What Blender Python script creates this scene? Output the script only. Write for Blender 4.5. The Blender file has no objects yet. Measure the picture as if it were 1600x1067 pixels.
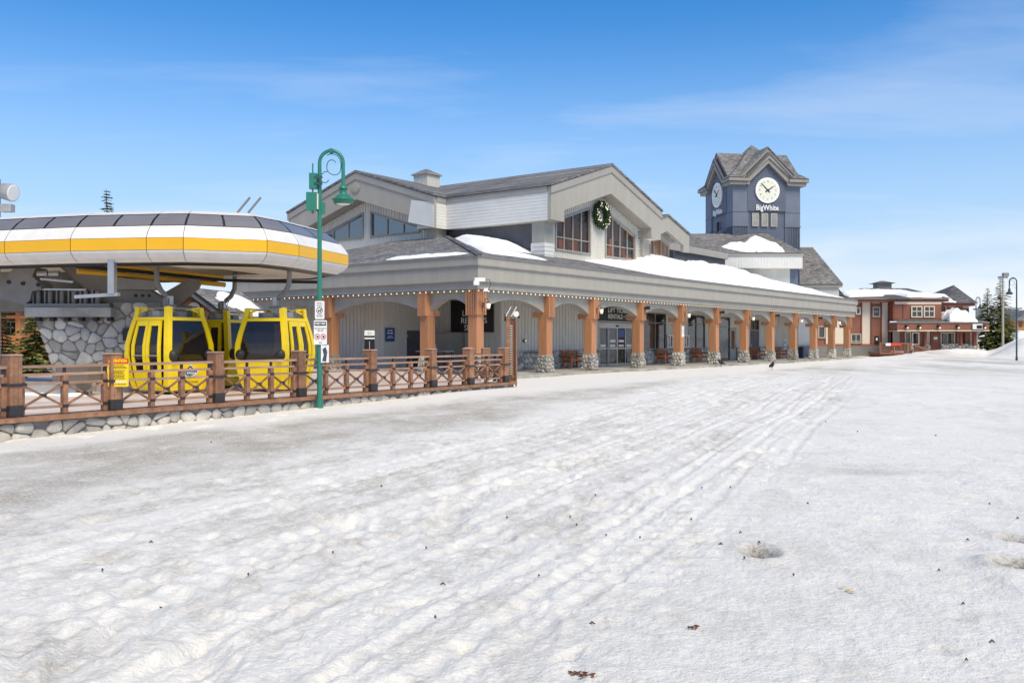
import bpy, math, random
import numpy as np
from mathutils import Vector, Matrix, noise as mnoise
R = math.radians
scene = bpy.context.scene
col = scene.collection
# ------------------------------------------------------------------ camera, sky, sun, exposure
F, H, HOR = 1430.0, 1.6, 531.0          # focal length in photo pixels (1600 wide), eye height, horizon row
cam_d = bpy.data.cameras.new('camera'); cam = bpy.data.objects.new('camera', cam_d); col.objects.link(cam)
cam.location = (0, 0, H); cam.rotation_euler = (R(90), 0, 0)
cam_d.sensor_width = 36; cam_d.lens = 36*F/1600; cam_d.shift_y = -0.0016
cam_d.clip_start = 0.1; cam_d.clip_end = 20000
scene.camera = cam
SUN_EL, SUN_AZ = 52.0, 152.0            # azimuth clockwise from +Y (north): behind the camera, to the right
world = bpy.data.worlds.new('World'); scene.world = world; world.use_nodes = True
def build_world():
    nt = world.node_tree; nt.nodes.clear(); N = nt.nodes.new; L = nt.links.new
    out = N('ShaderNodeOutputWorld'); bg = N('ShaderNodeBackground')
    sky = N('ShaderNodeTexSky'); sky.sky_type = 'NISHITA'; sky.sun_disc = False
    sky.sun_elevation = R(SUN_EL); sky.sun_rotation = R(SUN_AZ)
    sky.altitude = 1700; sky.air_density = 1.0; sky.dust_density = 0.35; sky.ozone_density = 3.0
    tc = N('ShaderNodeTexCoord'); sep = N('ShaderNodeSeparateXYZ'); L(tc.outputs['Generated'], sep.inputs[0])
    def math_(op, a, b=None, clamp=False):
        m = N('ShaderNodeMath'); m.operation = op; m.use_clamp = clamp
        for i, v in enumerate((a, b)):
            if v is None: continue
            if isinstance(v, (int, float)): m.inputs[i].default_value = v
            else: L(v, m.inputs[i])
        return m.outputs[0]
    zc = math_('MAXIMUM', sep.outputs[2], 0.0)
    den = math_('ADD', zc, 0.10)
    cx = math_('DIVIDE', sep.outputs[0], den); cy = math_('DIVIDE', sep.outputs[1], den)
    comb = N('ShaderNodeCombineXYZ'); L(cx, comb.inputs[0]); L(cy, comb.inputs[1])
    mp = N('ShaderNodeMapping'); L(comb.outputs[0], mp.inputs[0]); mp.inputs['Rotation'].default_value = (0, 0, R(25)); mp.inputs['Scale'].default_value = (0.55, 1.5, 1); mp.inputs['Location'].default_value = (11.2, 8.8, 0)
    n1 = N('ShaderNodeTexNoise'); n1.inputs['Scale'].default_value = 0.9; n1.inputs['Detail'].default_value = 8; n1.inputs['Roughness'].default_value = 0.55; n1.inputs['Distortion'].default_value = 0.4
    L(mp.outputs[0], n1.inputs['Vector'])
    rp = N('ShaderNodeMapRange'); rp.inputs['From Min'].default_value = 0.50; rp.inputs['From Max'].default_value = 0.78; L(n1.outputs['Fac'], rp.inputs['Value'])
    # a low cloud bank towards the horizon
    n2 = N('ShaderNodeTexNoise'); n2.inputs['Scale'].default_value = 2.6; n2.inputs['Detail'].default_value = 7; n2.inputs['Roughness'].default_value = 0.5
    mp2 = N('ShaderNodeMapping'); mp2.inputs['Scale'].default_value = (1, 1, 5.0); mp2.inputs['Location'].default_value = (0.4, 0.0, 0.2); L(tc.outputs['Generated'], mp2.inputs[0]); L(mp2.outputs[0], n2.inputs['Vector'])
    band = N('ShaderNodeMapRange'); band.inputs['From Min'].default_value = 0.0; band.inputs['From Max'].default_value = 0.15; band.inputs['To Min'].default_value = 0.50; band.inputs['To Max'].default_value = -0.20; L(zc, band.inputs['Value'])
    s = math_('ADD', n2.outputs['Fac'], band.outputs[0]); rp2 = N('ShaderNodeMapRange'); rp2.inputs['From Min'].default_value = 0.55; rp2.inputs['From Max'].default_value = 0.92; L(s, rp2.inputs['Value'])
    c1 = math_('MULTIPLY', rp.outputs[0], 0.30); c2 = math_('MULTIPLY', rp2.outputs[0], 0.80)
    cl = math_('MAXIMUM', c1, c2, True)
    veil = N('ShaderNodeMapRange'); veil.interpolation_type = 'SMOOTHSTEP'; veil.inputs['From Min'].default_value = 0.0; veil.inputs['From Max'].default_value = 0.36; veil.inputs['To Min'].default_value = 0.97; veil.inputs['To Max'].default_value = 0.0; L(zc, veil.inputs['Value'])
    hs = N('ShaderNodeHueSaturation'); hs.inputs['Saturation'].default_value = 1.33; hs.inputs['Value'].default_value = 1.13; L(sky.outputs[0], hs.inputs['Color'])
    vm_ = N('ShaderNodeMix'); vm_.data_type = 'RGBA'; L(veil.outputs[0], vm_.inputs[0]); L(hs.outputs[0], vm_.inputs[6]); vm_.inputs[7].default_value = HAZE
    mix = N('ShaderNodeMix'); mix.data_type = 'RGBA'; L(cl, mix.inputs[0]); L(vm_.outputs[2], mix.inputs[6]); mix.inputs[7].default_value = CLOUD
    L(mix.outputs[2], bg.inputs['Color']); bg.inputs['Strength'].default_value = SKY_STRENGTH
    L(bg.outputs[0], out.inputs[0])
SKY_STRENGTH = 0.15
CLOUD = (6.2, 6.3, 6.5, 1)
HAZE = (3.3, 4.3, 5.4, 1)
build_world()
sun_d = bpy.data.lights.new('sun', 'SUN'); sun = bpy.data.objects.new('sun', sun_d); col.objects.link(sun)
sun_d.energy = 3.7; sun_d.angle = R(32); sun_d.color = (1.0, 0.865, 0.60)
_d = Vector((math.sin(R(SUN_AZ))*math.cos(R(SUN_EL)), math.cos(R(SUN_AZ))*math.cos(R(SUN_EL)), math.sin(R(SUN_EL))))
sun.rotation_euler = _d.to_track_quat('Z', 'Y').to_euler(); sun.location = (0, 0, 60)
scene.view_settings.view_transform = 'Standard'; scene.view_settings.look = 'None'
scene.view_settings.exposure = 0.14; scene.view_settings.gamma = 1.0
scene.view_settings.use_curve_mapping = False
scene.cycles.max_bounces = 10; scene.cycles.diffuse_bounces = 7; scene.cycles.transparent_max_bounces = 12

# ------------------------------------------------------------------ mesh + object helpers
class MB:
    def __init__(s): s.v = []; s.f = []; s.sm = []
    def add(s, vs, fs, smooth=False):
        o = len(s.v); s.v.extend([tuple(p) for p in vs]); s.f.extend([tuple(i+o for i in f) for f in fs]); s.sm.extend([smooth]*len(fs)); return s
    def box(s, x0, x1, y0, y1, z0, z1):
        return s.add([(x0,y0,z0),(x1,y0,z0),(x1,y1,z0),(x0,y1,z0),(x0,y0,z1),(x1,y0,z1),(x1,y1,z1),(x0,y1,z1)],
                     [(3,2,1,0),(4,5,6,7),(0,1,5,4),(1,2,6,5),(2,3,7,6),(3,0,4,7)])
    def frustum(s, c, b, t, z0, z1):           # centred rectangular frustum, b/t half sizes
        x, y = c
        return s.add([(x-b[0],y-b[1],z0),(x+b[0],y-b[1],z0),(x+b[0],y+b[1],z0),(x-b[0],y+b[1],z0),(x-t[0],y-t[1],z1),(x+t[0],y-t[1],z1),(x+t[0],y+t[1],z1),(x-t[0],y+t[1],z1)],
                     [(3,2,1,0),(4,5,6,7),(0,1,5,4),(1,2,6,5),(2,3,7,6),(3,0,4,7)])
    def beam(s, a, b, w, h, up=(0,0,1)):        # rectangular bar from a to b
        a = Vector(a); b = Vector(b); d = (b-a).normalized(); u = Vector(up)
        if abs(d.dot(u)) > .98: u = Vector((0,1,0))
        x = d.cross(u).normalized(); y = x.cross(d).normalized()
        vs = [p + x*(sx*w/2) + y*(sy*h/2) for p in (a, b) for sx, sy in ((-1,-1),(1,-1),(1,1),(-1,1))]
        return s.add(vs, [(0,1,2,3),(7,6,5,4),(0,4,5,1),(1,5,6,2),(2,6,7,3),(3,7,4,0)])
    def prism(s, poly, fn, t0, t1):             # poly [(a,b)], fn(a,b,t)->xyz
        n = len(poly)
        vs = [fn(a, b, t0) for a, b in poly] + [fn(a, b, t1) for a, b in poly]
        fs = [tuple(range(n-1, -1, -1)), tuple(range(n, 2*n))] + [(i, (i+1) % n, n+(i+1) % n, n+i) for i in range(n)]
        return s.add(vs, fs)
    def tube(s, path, r, n=8, cap=True, smooth=True):
        P = [Vector(p) for p in path]; rs = r if isinstance(r, (list, tuple)) else [r]*len(P)
        vs = []; prev = None
        for i, p in enumerate(P):
            d = (P[min(i+1, len(P)-1)] - P[max(i-1, 0)])
            d = d.normalized() if d.length > 1e-9 else Vector((0,0,1))
            if prev is None:
                a = Vector((0,0,1)) if abs(d.z) < .9 else Vector((1,0,0)); x = d.cross(a).normalized()
            else: x = (prev - d*prev.dot(d)).normalized()
            prev = x; y = d.cross(x)
            vs += [p + (x*math.cos(2*math.pi*k/n) + y*math.sin(2*math.pi*k/n))*rs[i] for k in range(n)]
        fs = [(i*n+k, i*n+(k+1) % n, (i+1)*n+(k+1) % n, (i+1)*n+k) for i in range(len(P)-1) for k in range(n)]
        s.add(vs, fs, smooth)
        if cap: s.add(vs[:n], [tuple(range(n-1,-1,-1))]); s.add(vs[-n:], [tuple(range(n))])
        return s
    def lathe(s, c, prof, n=16, smooth=True):   # prof [(r,z)] about vertical axis at c
        vs = [(c[0]+r*math.cos(2*math.pi*k/n), c[1]+r*math.sin(2*math.pi*k/n), c[2]+z) for r, z in prof for k in range(n)]
        m = len(prof)
        fs = [(i*n+k, i*n+(k+1) % n, (i+1)*n+(k+1) % n, (i+1)*n+k) for i in range(m-1) for k in range(n)]
        s.add(vs, fs, smooth); return s
    def ball(s, c, r, n=10, m=6):
        prof = [(math.sin(math.pi*i/m), -math.cos(math.pi*i/m)) for i in range(m+1)]
        rx, ry, rz = r if isinstance(r, (tuple, list)) else (r, r, r)
        vs = [(c[0]+rx*q*math.cos(2*math.pi*k/n), c[1]+ry*q*math.sin(2*math.pi*k/n), c[2]+rz*z) for q, z in prof for k in range(n)]
        return s.add(vs, [(i*n+k, i*n+(k+1) % n, (i+1)*n+(k+1) % n, (i+1)*n+k) for i in range(m) for k in range(n)], True)
    def quad(s, a, b, c, d): return s.add([a,b,c,d], [(0,1,2,3)])
    def xf(s, M):
        s.v = [tuple(M @ Vector(p)) for p in s.v]; return s
    def mesh(s, name, m):
        me = bpy.data.meshes.new(name); me.from_pydata(s.v, [], s.f)
        me.polygons.foreach_set('use_smooth', s.sm)
        if m: me.materials.append(m)
        me.update(); return me
    def build(s, name, m, parent=None, kind=None):
        return link(name, s.mesh(name, m), parent, kind)
def link(name, me, parent=None, kind=None):
    o = bpy.data.objects.new(name, me); col.objects.link(o); o.parent = parent
    if kind: o['kind'] = kind
    return o
def tag(o, label, cat, group=None, kind=None):
    o['label'] = label
    if cat: o['category'] = cat
    if group: o['group'] = group
    if kind: o['kind'] = kind
    return o
def thing(name, label, cat, loc=(0,0,0), rz=0.0, group=None):
    o = bpy.data.objects.new(name, None); col.objects.link(o); o.empty_display_size = .3
    o.location = loc; o.rotation_euler = (0,0,rz); return tag(o, label, cat, group)
def copy_tree(o, parent=None):
    c = o.copy(); col.objects.link(c); c.parent = parent
    for ch in list(o.children): copy_tree(ch, c)
    return c
def at(px, py, Y): return Vector(((px-800)/F*Y, Y, H+(HOR-py)/F*Y))
def frame(o, right, up=(0,0,1)):               # matrix: x->right, y->up, z->towards viewer
    r = Vector(right).normalized(); u = Vector(up).normalized(); n = r.cross(u)
    return Matrix(((r.x,u.x,n.x,o[0]),(r.y,u.y,n.y,o[1]),(r.z,u.z,n.z,o[2]),(0,0,0,1)))
def text_mb(body, size, width=None, bold=0.0, ext=0.004, shear=0.0):
    cu = bpy.data.curves.new('t', 'FONT'); cu.body = body; cu.size = size; cu.align_x = 'CENTER'; cu.align_y = 'CENTER'
    cu.offset = bold; cu.extrude = ext; cu.resolution_u = 2; cu.shear = shear
    o = bpy.data.objects.new('t', cu); col.objects.link(o)
    dg = bpy.context.evaluated_depsgraph_get(); dg.update()
    me = bpy.data.meshes.new_from_object(o.evaluated_get(dg))
    mb = MB(); vs = [v.co.copy() for v in me.vertices]
    if width and vs:
        w = max(v.x for v in vs)-min(v.x for v in vs); k = width/w
        vs = [Vector((v.x*k, v.y, v.z)) for v in vs]
    mb.add(vs, [tuple(p.vertices) for p in me.polygons])
    bpy.data.objects.remove(o); bpy.data.curves.remove(cu); bpy.data.meshes.remove(me)
    return mb

# ------------------------------------------------------------------ materials
def new_mat(name):
    m = bpy.data.materials.new(name); m.use_nodes = True; nt = m.node_tree
    return m, nt, nt.nodes['Principled BSDF'], nt.nodes.new, nt.links.new
def noise_node(N, L, vec, scale, detail=4, rough=.55, sc=None):
    n = N('ShaderNodeTexNoise'); n.inputs['Scale'].default_value = scale; n.inputs['Detail'].default_value = detail; n.inputs['Roughness'].default_value = rough
    if sc:
        mp = N('ShaderNodeMapping'); mp.inputs['Scale'].default_value = sc; L(vec, mp.inputs[0]); L(mp.outputs[0], n.inputs['Vector'])
    else: L(vec, n.inputs['Vector'])
    return n
def mat(name, c, rough=.6, var=.12, scale=3.0, sc=None, bump=0.0, bscale=None, metal=0.0, spec=.4, island=0.0, obrand=0.0, fine=0.0, c2=None):
    m, nt, b, N, L = new_mat(name)
    tc = N('ShaderNodeTexCoord'); vec = tc.outputs['Object']
    n = noise_node(N, L, vec, scale, 5, .6, sc)
    mr = N('ShaderNodeMapRange'); L(n.outputs['Fac'], mr.inputs['Value']); mr.inputs['From Min'].default_value = .25; mr.inputs['From Max'].default_value = .75
    mr.inputs['To Min'].default_value = 1-var; mr.inputs['To Max'].default_value = 1+var
    val = mr.outputs[0]
    def mul(a, node_out, amt):
        r = N('ShaderNodeMapRange'); L(node_out, r.inputs['Value']); r.inputs['To Min'].default_value = 1-amt; r.inputs['To Max'].default_value = 1+amt
        x = N('ShaderNodeMath'); x.operation = 'MULTIPLY'; L(a, x.inputs[0]); L(r.outputs[0], x.inputs[1]); return x.outputs[0]
    if island: g = N('ShaderNodeNewGeometry'); val = mul(val, g.outputs['Random Per Island'], island)
    if obrand: oi = N('ShaderNodeObjectInfo'); val = mul(val, oi.outputs['Random'], obrand)
    if fine: nf = noise_node(N, L, vec, scale*12, 3, .6, sc); val = mul(val, nf.outputs['Fac'], fine)
    base = None
    if c2:
        mc = N('ShaderNodeMix'); mc.data_type = 'RGBA'; n3 = noise_node(N, L, vec, scale*.6, 4, .6, sc)
        r3 = N('ShaderNodeMapRange'); r3.inputs['From Min'].default_value = .42; r3.inputs['From Max'].default_value = .62; L(n3.outputs['Fac'], r3.inputs['Value'])
        L(r3.outputs[0], mc.inputs[0]); mc.inputs[6].default_value = (*c, 1); mc.inputs[7].default_value = (*c2, 1); base = mc.outputs[2]
    vm = N('ShaderNodeVectorMath'); vm.operation = 'SCALE'
    if base: L(base, vm.inputs[0])
    else: vm.inputs[0].default_value = c
    L(val, vm.inputs['Scale']); L(vm.outputs[0], b.inputs['Base Color'])
    b.inputs['Roughness'].default_value = rough; b.inputs['Metallic'].default_value = metal; b.inputs['Specular IOR Level'].default_value = spec
    if bump:
        nb = noise_node(N, L, vec, bscale or scale*6, 5, .6, sc); bp = N('ShaderNodeBump'); bp.inputs['Strength'].default_value = min(1, bump*4); bp.inputs['Distance'].default_value = bump
        L(nb.outputs['Fac'], bp.inputs['Height']); L(bp.outputs[0], b.inputs['Normal'])
    return m
def shingle_mat(name, c, axis, rows=.16, k=4.0):
    m, nt, b, N, L = new_mat(name)
    tc = N('ShaderNodeTexCoord'); sp = N('ShaderNodeSeparateXYZ'); L(tc.outputs['Object'], sp.inputs[0])
    mz = N('ShaderNodeMath'); mz.operation = 'MULTIPLY'; mz.inputs[1].default_value = k; L(sp.outputs[2], mz.inputs[0])
    cb = N('ShaderNodeCombineXYZ'); L(sp.outputs[axis], cb.inputs[0]); L(mz.outputs[0], cb.inputs[1])
    br = N('ShaderNodeTexBrick'); L(cb.outputs[0], br.inputs['Vector']); br.inputs['Scale'].default_value = 1
    br.inputs['Brick Width'].default_value = .33; br.inputs['Row Height'].default_value = rows; br.inputs['Mortar Size'].default_value = .012
    br.inputs['Color1'].default_value = (*[x*1.7 for x in c], 1); br.inputs['Color2'].default_value = (*[x*.5 for x in c], 1); br.inputs['Mortar'].default_value = (*[x*.4 for x in c], 1)
    n = noise_node(N, L, tc.outputs['Object'], .35, 5, .6); n2 = noise_node(N, L, tc.outputs['Object'], 2.6, 6, .75)
    mr = N('ShaderNodeMapRange'); L(n.outputs['Fac'], mr.inputs['Value']); mr.inputs['From Min'].default_value = .3; mr.inputs['From Max'].default_value = .7; mr.inputs['To Min'].default_value = .75; mr.inputs['To Max'].default_value = 1.3
    mr2 = N('ShaderNodeMapRange'); L(n2.outputs['Fac'], mr2.inputs['Value']); mr2.inputs['From Min'].default_value = .3; mr2.inputs['From Max'].default_value = .7; mr2.inputs['To Min'].default_value = .68; mr2.inputs['To Max'].default_value = 1.35
    mm = N('ShaderNodeMath'); mm.operation = 'MULTIPLY'; L(mr.outputs[0], mm.inputs[0]); L(mr2.outputs[0], mm.inputs[1])
    vm = N('ShaderNodeVectorMath'); vm.operation = 'SCALE'; L(br.outputs['Color'], vm.inputs[0]); L(mm.outputs[0], vm.inputs['Scale']); L(vm.outputs[0], b.inputs['Base Color'])
    b.inputs['Roughness'].default_value = .85
    bp = N('ShaderNodeBump'); bp.inputs['Strength'].default_value = .5; bp.inputs['Distance'].default_value = .02; L(n2.outputs['Fac'], bp.inputs['Height']); L(bp.outputs[0], b.inputs['Normal'])
    return m
def glass_mat(name, tint, trans=.5, rough=.02, ior=1.5):
    m, nt, b, N, L = new_mat(name); nt.nodes.remove(b); out = nt.nodes['Material Output']
    t = N('ShaderNodeBsdfTransparent'); t.inputs[0].default_value = (*tint, 1)
    d = N('ShaderNodeBsdfDiffuse'); d.inputs[0].default_value = (*[x*.15 for x in tint], 1)
    g = N('ShaderNodeBsdfGlossy'); g.inputs['Roughness'].default_value = rough; g.inputs[0].default_value = (.95,.96,1,1)
    m1 = N('ShaderNodeMixShader'); m1.inputs[0].default_value = trans; L(d.outputs[0], m1.inputs[1]); L(t.outputs[0], m1.inputs[2])
    ge = N('ShaderNodeNewGeometry'); dt = N('ShaderNodeVectorMath'); dt.operation = 'DOT_PRODUCT'; L(ge.outputs['Incoming'], dt.inputs[0]); L(ge.outputs['Normal'], dt.inputs[1])
    ab = N('ShaderNodeMath'); ab.operation = 'ABSOLUTE'; L(dt.outputs['Value'], ab.inputs[0]); om = N('ShaderNodeMath'); om.operation = 'SUBTRACT'; om.inputs[0].default_value = 1; L(ab.outputs[0], om.inputs[1])
    pw = N('ShaderNodeMath'); pw.operation = 'POWER'; L(om.outputs[0], pw.inputs[0]); pw.inputs[1].default_value = 5
    f0 = ((ior-1)/(ior+1))**2*1.3; fr = N('ShaderNodeMath'); fr.operation = 'MULTIPLY_ADD'; L(pw.outputs[0], fr.inputs[0]); fr.inputs[1].default_value = 1-f0; fr.inputs[2].default_value = f0
    tc = N('ShaderNodeTexCoord'); nb = noise_node(N, L, tc.outputs['Object'], .9, 2, .5); bp = N('ShaderNodeBump'); bp.inputs['Strength'].default_value = .12; bp.inputs['Distance'].default_value = .02
    L(nb.outputs['Fac'], bp.inputs['Height']); L(bp.outputs[0], g.inputs['Normal'])
    m2 = N('ShaderNodeMixShader'); L(fr.outputs[0], m2.inputs[0]); L(m1.outputs[0], m2.inputs[1]); L(g.outputs[0], m2.inputs[2]); L(m2.outputs[0], out.inputs[0])
    return m
def emit_mat(name, c, e, s):
    m, nt, b, N, L = new_mat(name); b.inputs['Base Color'].default_value = (*c,1); b.inputs['Emission Color'].default_value = (*e,1); b.inputs['Emission Strength'].default_value = s; return m
M = {}
M['fascia'] = mat('grey_fascia_paint', (.365,.345,.305), .6, .09, 1.3, sc=(1.2,1.2,.22), fine=.06, bump=.003)
M['trim'] = mat('grey_trim_paint', (.33,.315,.29), .6, .08, .9)
M['siding'] = mat('grey_board_siding', (.60,.585,.54), .7, .09, 1.5, sc=(1,1,.25), fine=.06)
M['white_siding'] = mat('pale_siding', (.68,.675,.65), .65, .07, 1.2, fine=.05)
M['slate'] = mat('dark_slate_wall', (.10,.10,.115), .7, .22, .9, fine=.12)
M['soffit'] = mat('soffit_grey', (.34,.32,.29), .75, .1, 1)
M['shing_x'] = shingle_mat('asphalt_shingles_x', (.165,.16,.16), 0)
M['shing_y'] = shingle_mat('asphalt_shingles_y', (.165,.16,.16), 1)
M['shing_dark'] = shingle_mat('dark_shingles', (.10,.098,.102), 0)
M['post'] = mat('orange_stained_wood', (.50,.235,.115), .6, .2, 2.0, sc=(6,6,.35), bump=.004, fine=.14, obrand=.12)
M['fence'] = mat('brown_stained_wood', (.25,.13,.078), .62, .26, 2.2, sc=(3,3,3), bump=.004, fine=.18, obrand=.16, c2=(.34,.175,.10))
M['rail'] = mat('weathered_rail_wood', (.36,.215,.145), .62, .25, 2.2, sc=(1,4,4), bump=.004, fine=.15, obrand=.12, c2=(.42,.27,.20))
M['bench'] = mat('red_orange_log', (.40,.125,.045), .5, .2, 3, sc=(4,4,1), obrand=.12)
M['black'] = mat('black_metal', (.018,.018,.02), .45, .1, 3)
M['strap'] = mat('black_strap', (.035,.033,.036), .5, .2, 8)
M['stone'] = mat('grey_granite', (.41,.395,.365), .85, .25, 2.5, bump=.02, bscale=9, island=.30, obrand=.32, fine=.25, c2=(.50,.46,.40))
M['mortar'] = mat('mortar', (.22,.21,.19), .9, .2, 6, bump=.01)
M['concrete'] = mat('concrete', (.44,.42,.385), .85, .2, 1.2, bump=.004, fine=.15, c2=(.27,.26,.24))
M['paver'] = mat('pink_pavers', (.56,.46,.42), .85, .14, 1.2, fine=.15, c2=(.66,.60,.56))
M['yellow'] = mat('cabin_yellow_paint', (.96,.70,.004), .28, .05, 1.5, spec=.5, fine=.03)
M['band_yellow'] = mat('band_yellow_paint', (.85,.46,.008), .32, .05, .8, spec=.5)
M['shell'] = mat('white_shell_panel', (.78,.765,.735), .36, .08, 1.6, sc=(1.6,1.6,.14), spec=.5, fine=.06)
M['cream_in'] = mat('cream_inner_shell', (.86,.78,.62), .6, .08, .8)
M['tint'] = mat('tinted_canopy_glass', (.20,.19,.20), .14, .16, .5, spec=.6)
M['cabglass'] = glass_mat('cabin_smoked_glass', (.50,.42,.36), .82, .02, 1.48)
M['pane'] = glass_mat('window_glass', (.62,.60,.58), .8, .02, 1.52)
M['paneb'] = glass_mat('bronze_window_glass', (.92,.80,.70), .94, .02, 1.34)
M['panesky'] = glass_mat('sky_window_glass', (.62,.62,.62), .6, .02, 2.3)
M['galv'] = mat('galvanised_steel', (.46,.47,.48), .4, .15, 3, metal=.7)
M['steel'] = mat('grey_machine_paint', (.235,.23,.22), .5, .2, 1.4, fine=.12)
M['steel2'] = mat('taupe_machine_paint', (.215,.20,.18), .5, .18, 1.2, fine=.1)
M['rail_y'] = mat('yellow_rail', (.75,.40,.03), .45, .1, 2)
M['green'] = mat('green_pole_paint', (.025,.19,.135), .35, .12, 2, spec=.5, fine=.08)
M['darkgreen'] = mat('dark_green_pole_paint', (.03,.075,.085), .4, .12, 2)
M['white'] = mat('white_paint', (.80,.80,.79), .45, .04, 2)
M['signblack'] = mat('black_sign', (.012,.012,.013), .4, .1, 2)
M['signblue'] = mat('blue_sign', (.03,.075,.26), .4, .1, 3)
M['signred'] = mat('red_sign', (.62,.06,.02), .45, .1, 3)
M['signyellow'] = mat('yellow_sign', (.88,.62,.01), .4, .05, 3)
M['tower'] = mat('blue_grey_siding', (.12,.145,.20), .65, .1, 1.2, sc=(1,1,.4), fine=.06)
M['tower2'] = mat('blue_grey_panel', (.14,.165,.22), .65, .1, 1.2, fine=.05)
M['towertrim'] = mat('taupe_trim', (.27,.255,.23), .6, .08, 1)
M['face'] = mat('cream_clock_face', (.72,.72,.62), .5, .04, 2)
M['redwall'] = mat('red_brown_stucco', (.25,.105,.07), .75, .1, 1, fine=.05)
M['redtrim'] = mat('dark_red_brown_trim', (.20,.062,.04), .7, .1, 1)
M['cream'] = mat('cream_stucco', (.70,.62,.51), .75, .06, .8)
M['found'] = mat('grey_foundation', (.19,.185,.18), .85, .12, 1)
M['wallgrey'] = mat('tan_grey_wall', (.42,.39,.34), .8, .08, 1)
M['deck'] = mat('deck_wood', (.25,.12,.075), .65, .2, 2, obrand=.15)
M['log'] = mat('orange_log_wood', (.46,.19,.062), .6, .2, 2)
M['barn'] = mat('brown_board', (.19,.085,.05), .7, .25, 1.5, sc=(5,5,.5), fine=.15)
M['bark'] = mat('bark', (.11,.08,.06), .9, .3, 3, sc=(3,3,.6), bump=.02)
M['pole'] = mat('grey_wood_pole', (.40,.36,.30), .85, .2, 2, sc=(4,4,.3))
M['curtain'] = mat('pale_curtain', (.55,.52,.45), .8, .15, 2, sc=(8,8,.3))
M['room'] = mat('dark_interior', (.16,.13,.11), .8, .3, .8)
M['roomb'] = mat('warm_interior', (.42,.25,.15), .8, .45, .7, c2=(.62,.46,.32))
M['grey'] = mat('grey_plastic', (.36,.36,.36), .5, .1, 2)
M['rubber'] = mat('black_rubber', (.03,.03,.033), .55, .15, 4)
M['bird'] = mat('black_feathers', (.02,.02,.024), .5, .3, 10)
M['bulbdim'] = emit_mat('dim_bulb', (.8,.78,.72), (1,.9,.75), .12)
M['bulb'] = emit_mat('string_bulb', (.9,.85,.7), (1,.85,.58), .6)
M['lantern'] = emit_mat('lantern_glass', (.9,.85,.75), (1,.85,.6), .35)
def leaf_mat(name, c, c2):
    m, nt, b, N, L = new_mat(name); g = N('ShaderNodeNewGeometry'); mx = N('ShaderNodeMix'); mx.data_type = 'RGBA'
    L(g.outputs['Random Per Island'], mx.inputs[0]); mx.inputs[6].default_value = (*c,1); mx.inputs[7].default_value = (*c2,1); L(mx.outputs[2], b.inputs['Base Color'])
    b.inputs['Roughness'].default_value = .7; b.inputs['Specular IOR Level'].default_value = .2; return m
M['needle'] = leaf_mat('spruce_needles', (.08,.15,.06), (.28,.33,.13))
M['needle2'] = leaf_mat('yellowish_needles', (.13,.18,.055), (.42,.42,.14))
M['wreath'] = leaf_mat('wreath_needles', (.012,.035,.015), (.04,.09,.035))
def snow_roof_mat():
    m, nt, b, N, L = new_mat('clean_snow'); tc = N('ShaderNodeTexCoord')
    n = noise_node(N, L, tc.outputs['Object'], 2.0, 6, .6); n2 = noise_node(N, L, tc.outputs['Object'], 14, 4, .6)
    b.inputs['Base Color'].default_value = (.87,.88,.89,1); b.inputs['Roughness'].default_value = .65; b.inputs['Specular IOR Level'].default_value = .2
    ad = N('ShaderNodeMath'); ad.operation = 'MULTIPLY_ADD'; ad.inputs[1].default_value = .3; L(n2.outputs['Fac'], ad.inputs[0]); L(n.outputs['Fac'], ad.inputs[2])
    bp = N('ShaderNodeBump'); bp.inputs['Strength'].default_value = .6; bp.inputs['Distance'].default_value = .12; L(ad.outputs[0], bp.inputs['Height']); L(bp.outputs[0], b.inputs['Normal']); return m
M['snow'] = snow_roof_mat()

# ------------------------------------------------------------------ voronoi stones
def clip(poly, p, n):                           # keep side (x-p).n <= 0
    out = []
    for i in range(len(poly)):
        a, b = poly[i], poly[(i+1) % len(poly)]
        da = (a[0]-p[0])*n[0]+(a[1]-p[1])*n[1]; db = (b[0]-p[0])*n[0]+(b[1]-p[1])*n[1]
        if da <= 0: out.append(a)
        if (da < 0) != (db < 0) and abs(da-db) > 1e-12:
            t = da/(da-db); out.append((a[0]+(b[0]-a[0])*t, a[1]+(b[1]-a[1])*t))
    return out
def inside(poly, p):
    c = False
    for i in range(len(poly)):
        a, b = poly[i], poly[i-1]
        if (a[1] > p[1]) != (b[1] > p[1]) and p[0] < (b[0]-a[0])*(p[1]-a[1])/(b[1]-a[1])+a[0]: c = not c
    return c
def voronoi(poly, sx, sy, seed, gap=.02, jit=.85):
    rnd = random.Random(seed); xs = [p[0] for p in poly]; ys = [p[1] for p in poly]; pts = []
    nx = int((max(xs)-min(xs))/sx)+3; ny = int((max(ys)-min(ys))/sy)+3
    for j in range(-1, ny):
        for i in range(-1, nx):
            pts.append((min(xs)+(i+.5*(j % 2)+rnd.uniform(-.5,.5)*jit)*sx, min(ys)+(j+.5+rnd.uniform(-.5,.5)*jit)*sy))
    cells = []
    for k, p in enumerate(pts):
        if not inside(poly, p): continue
        c = list(poly)
        near = sorted(pts, key=lambda q: (q[0]-p[0])**2/sx**2+(q[1]-p[1])**2/sy**2)[1:14]
        for q in near:
            n = (q[0]-p[0], q[1]-p[1]); l = math.hypot(*n); n = (n[0]/l, n[1]/l)
            mid = ((p[0]+q[0])/2-n[0]*gap/2, (p[1]+q[1])/2-n[1]*gap/2); c = clip(c, mid, n)
            if len(c) < 3: break
        if len(c) >= 3:
            a = abs(sum(c[i][0]*c[(i+1) % len(c)][1]-c[(i+1) % len(c)][0]*c[i][1] for i in range(len(c))))/2
            if a > .12*sx*sy: cells.append(c)
    return cells
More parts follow.
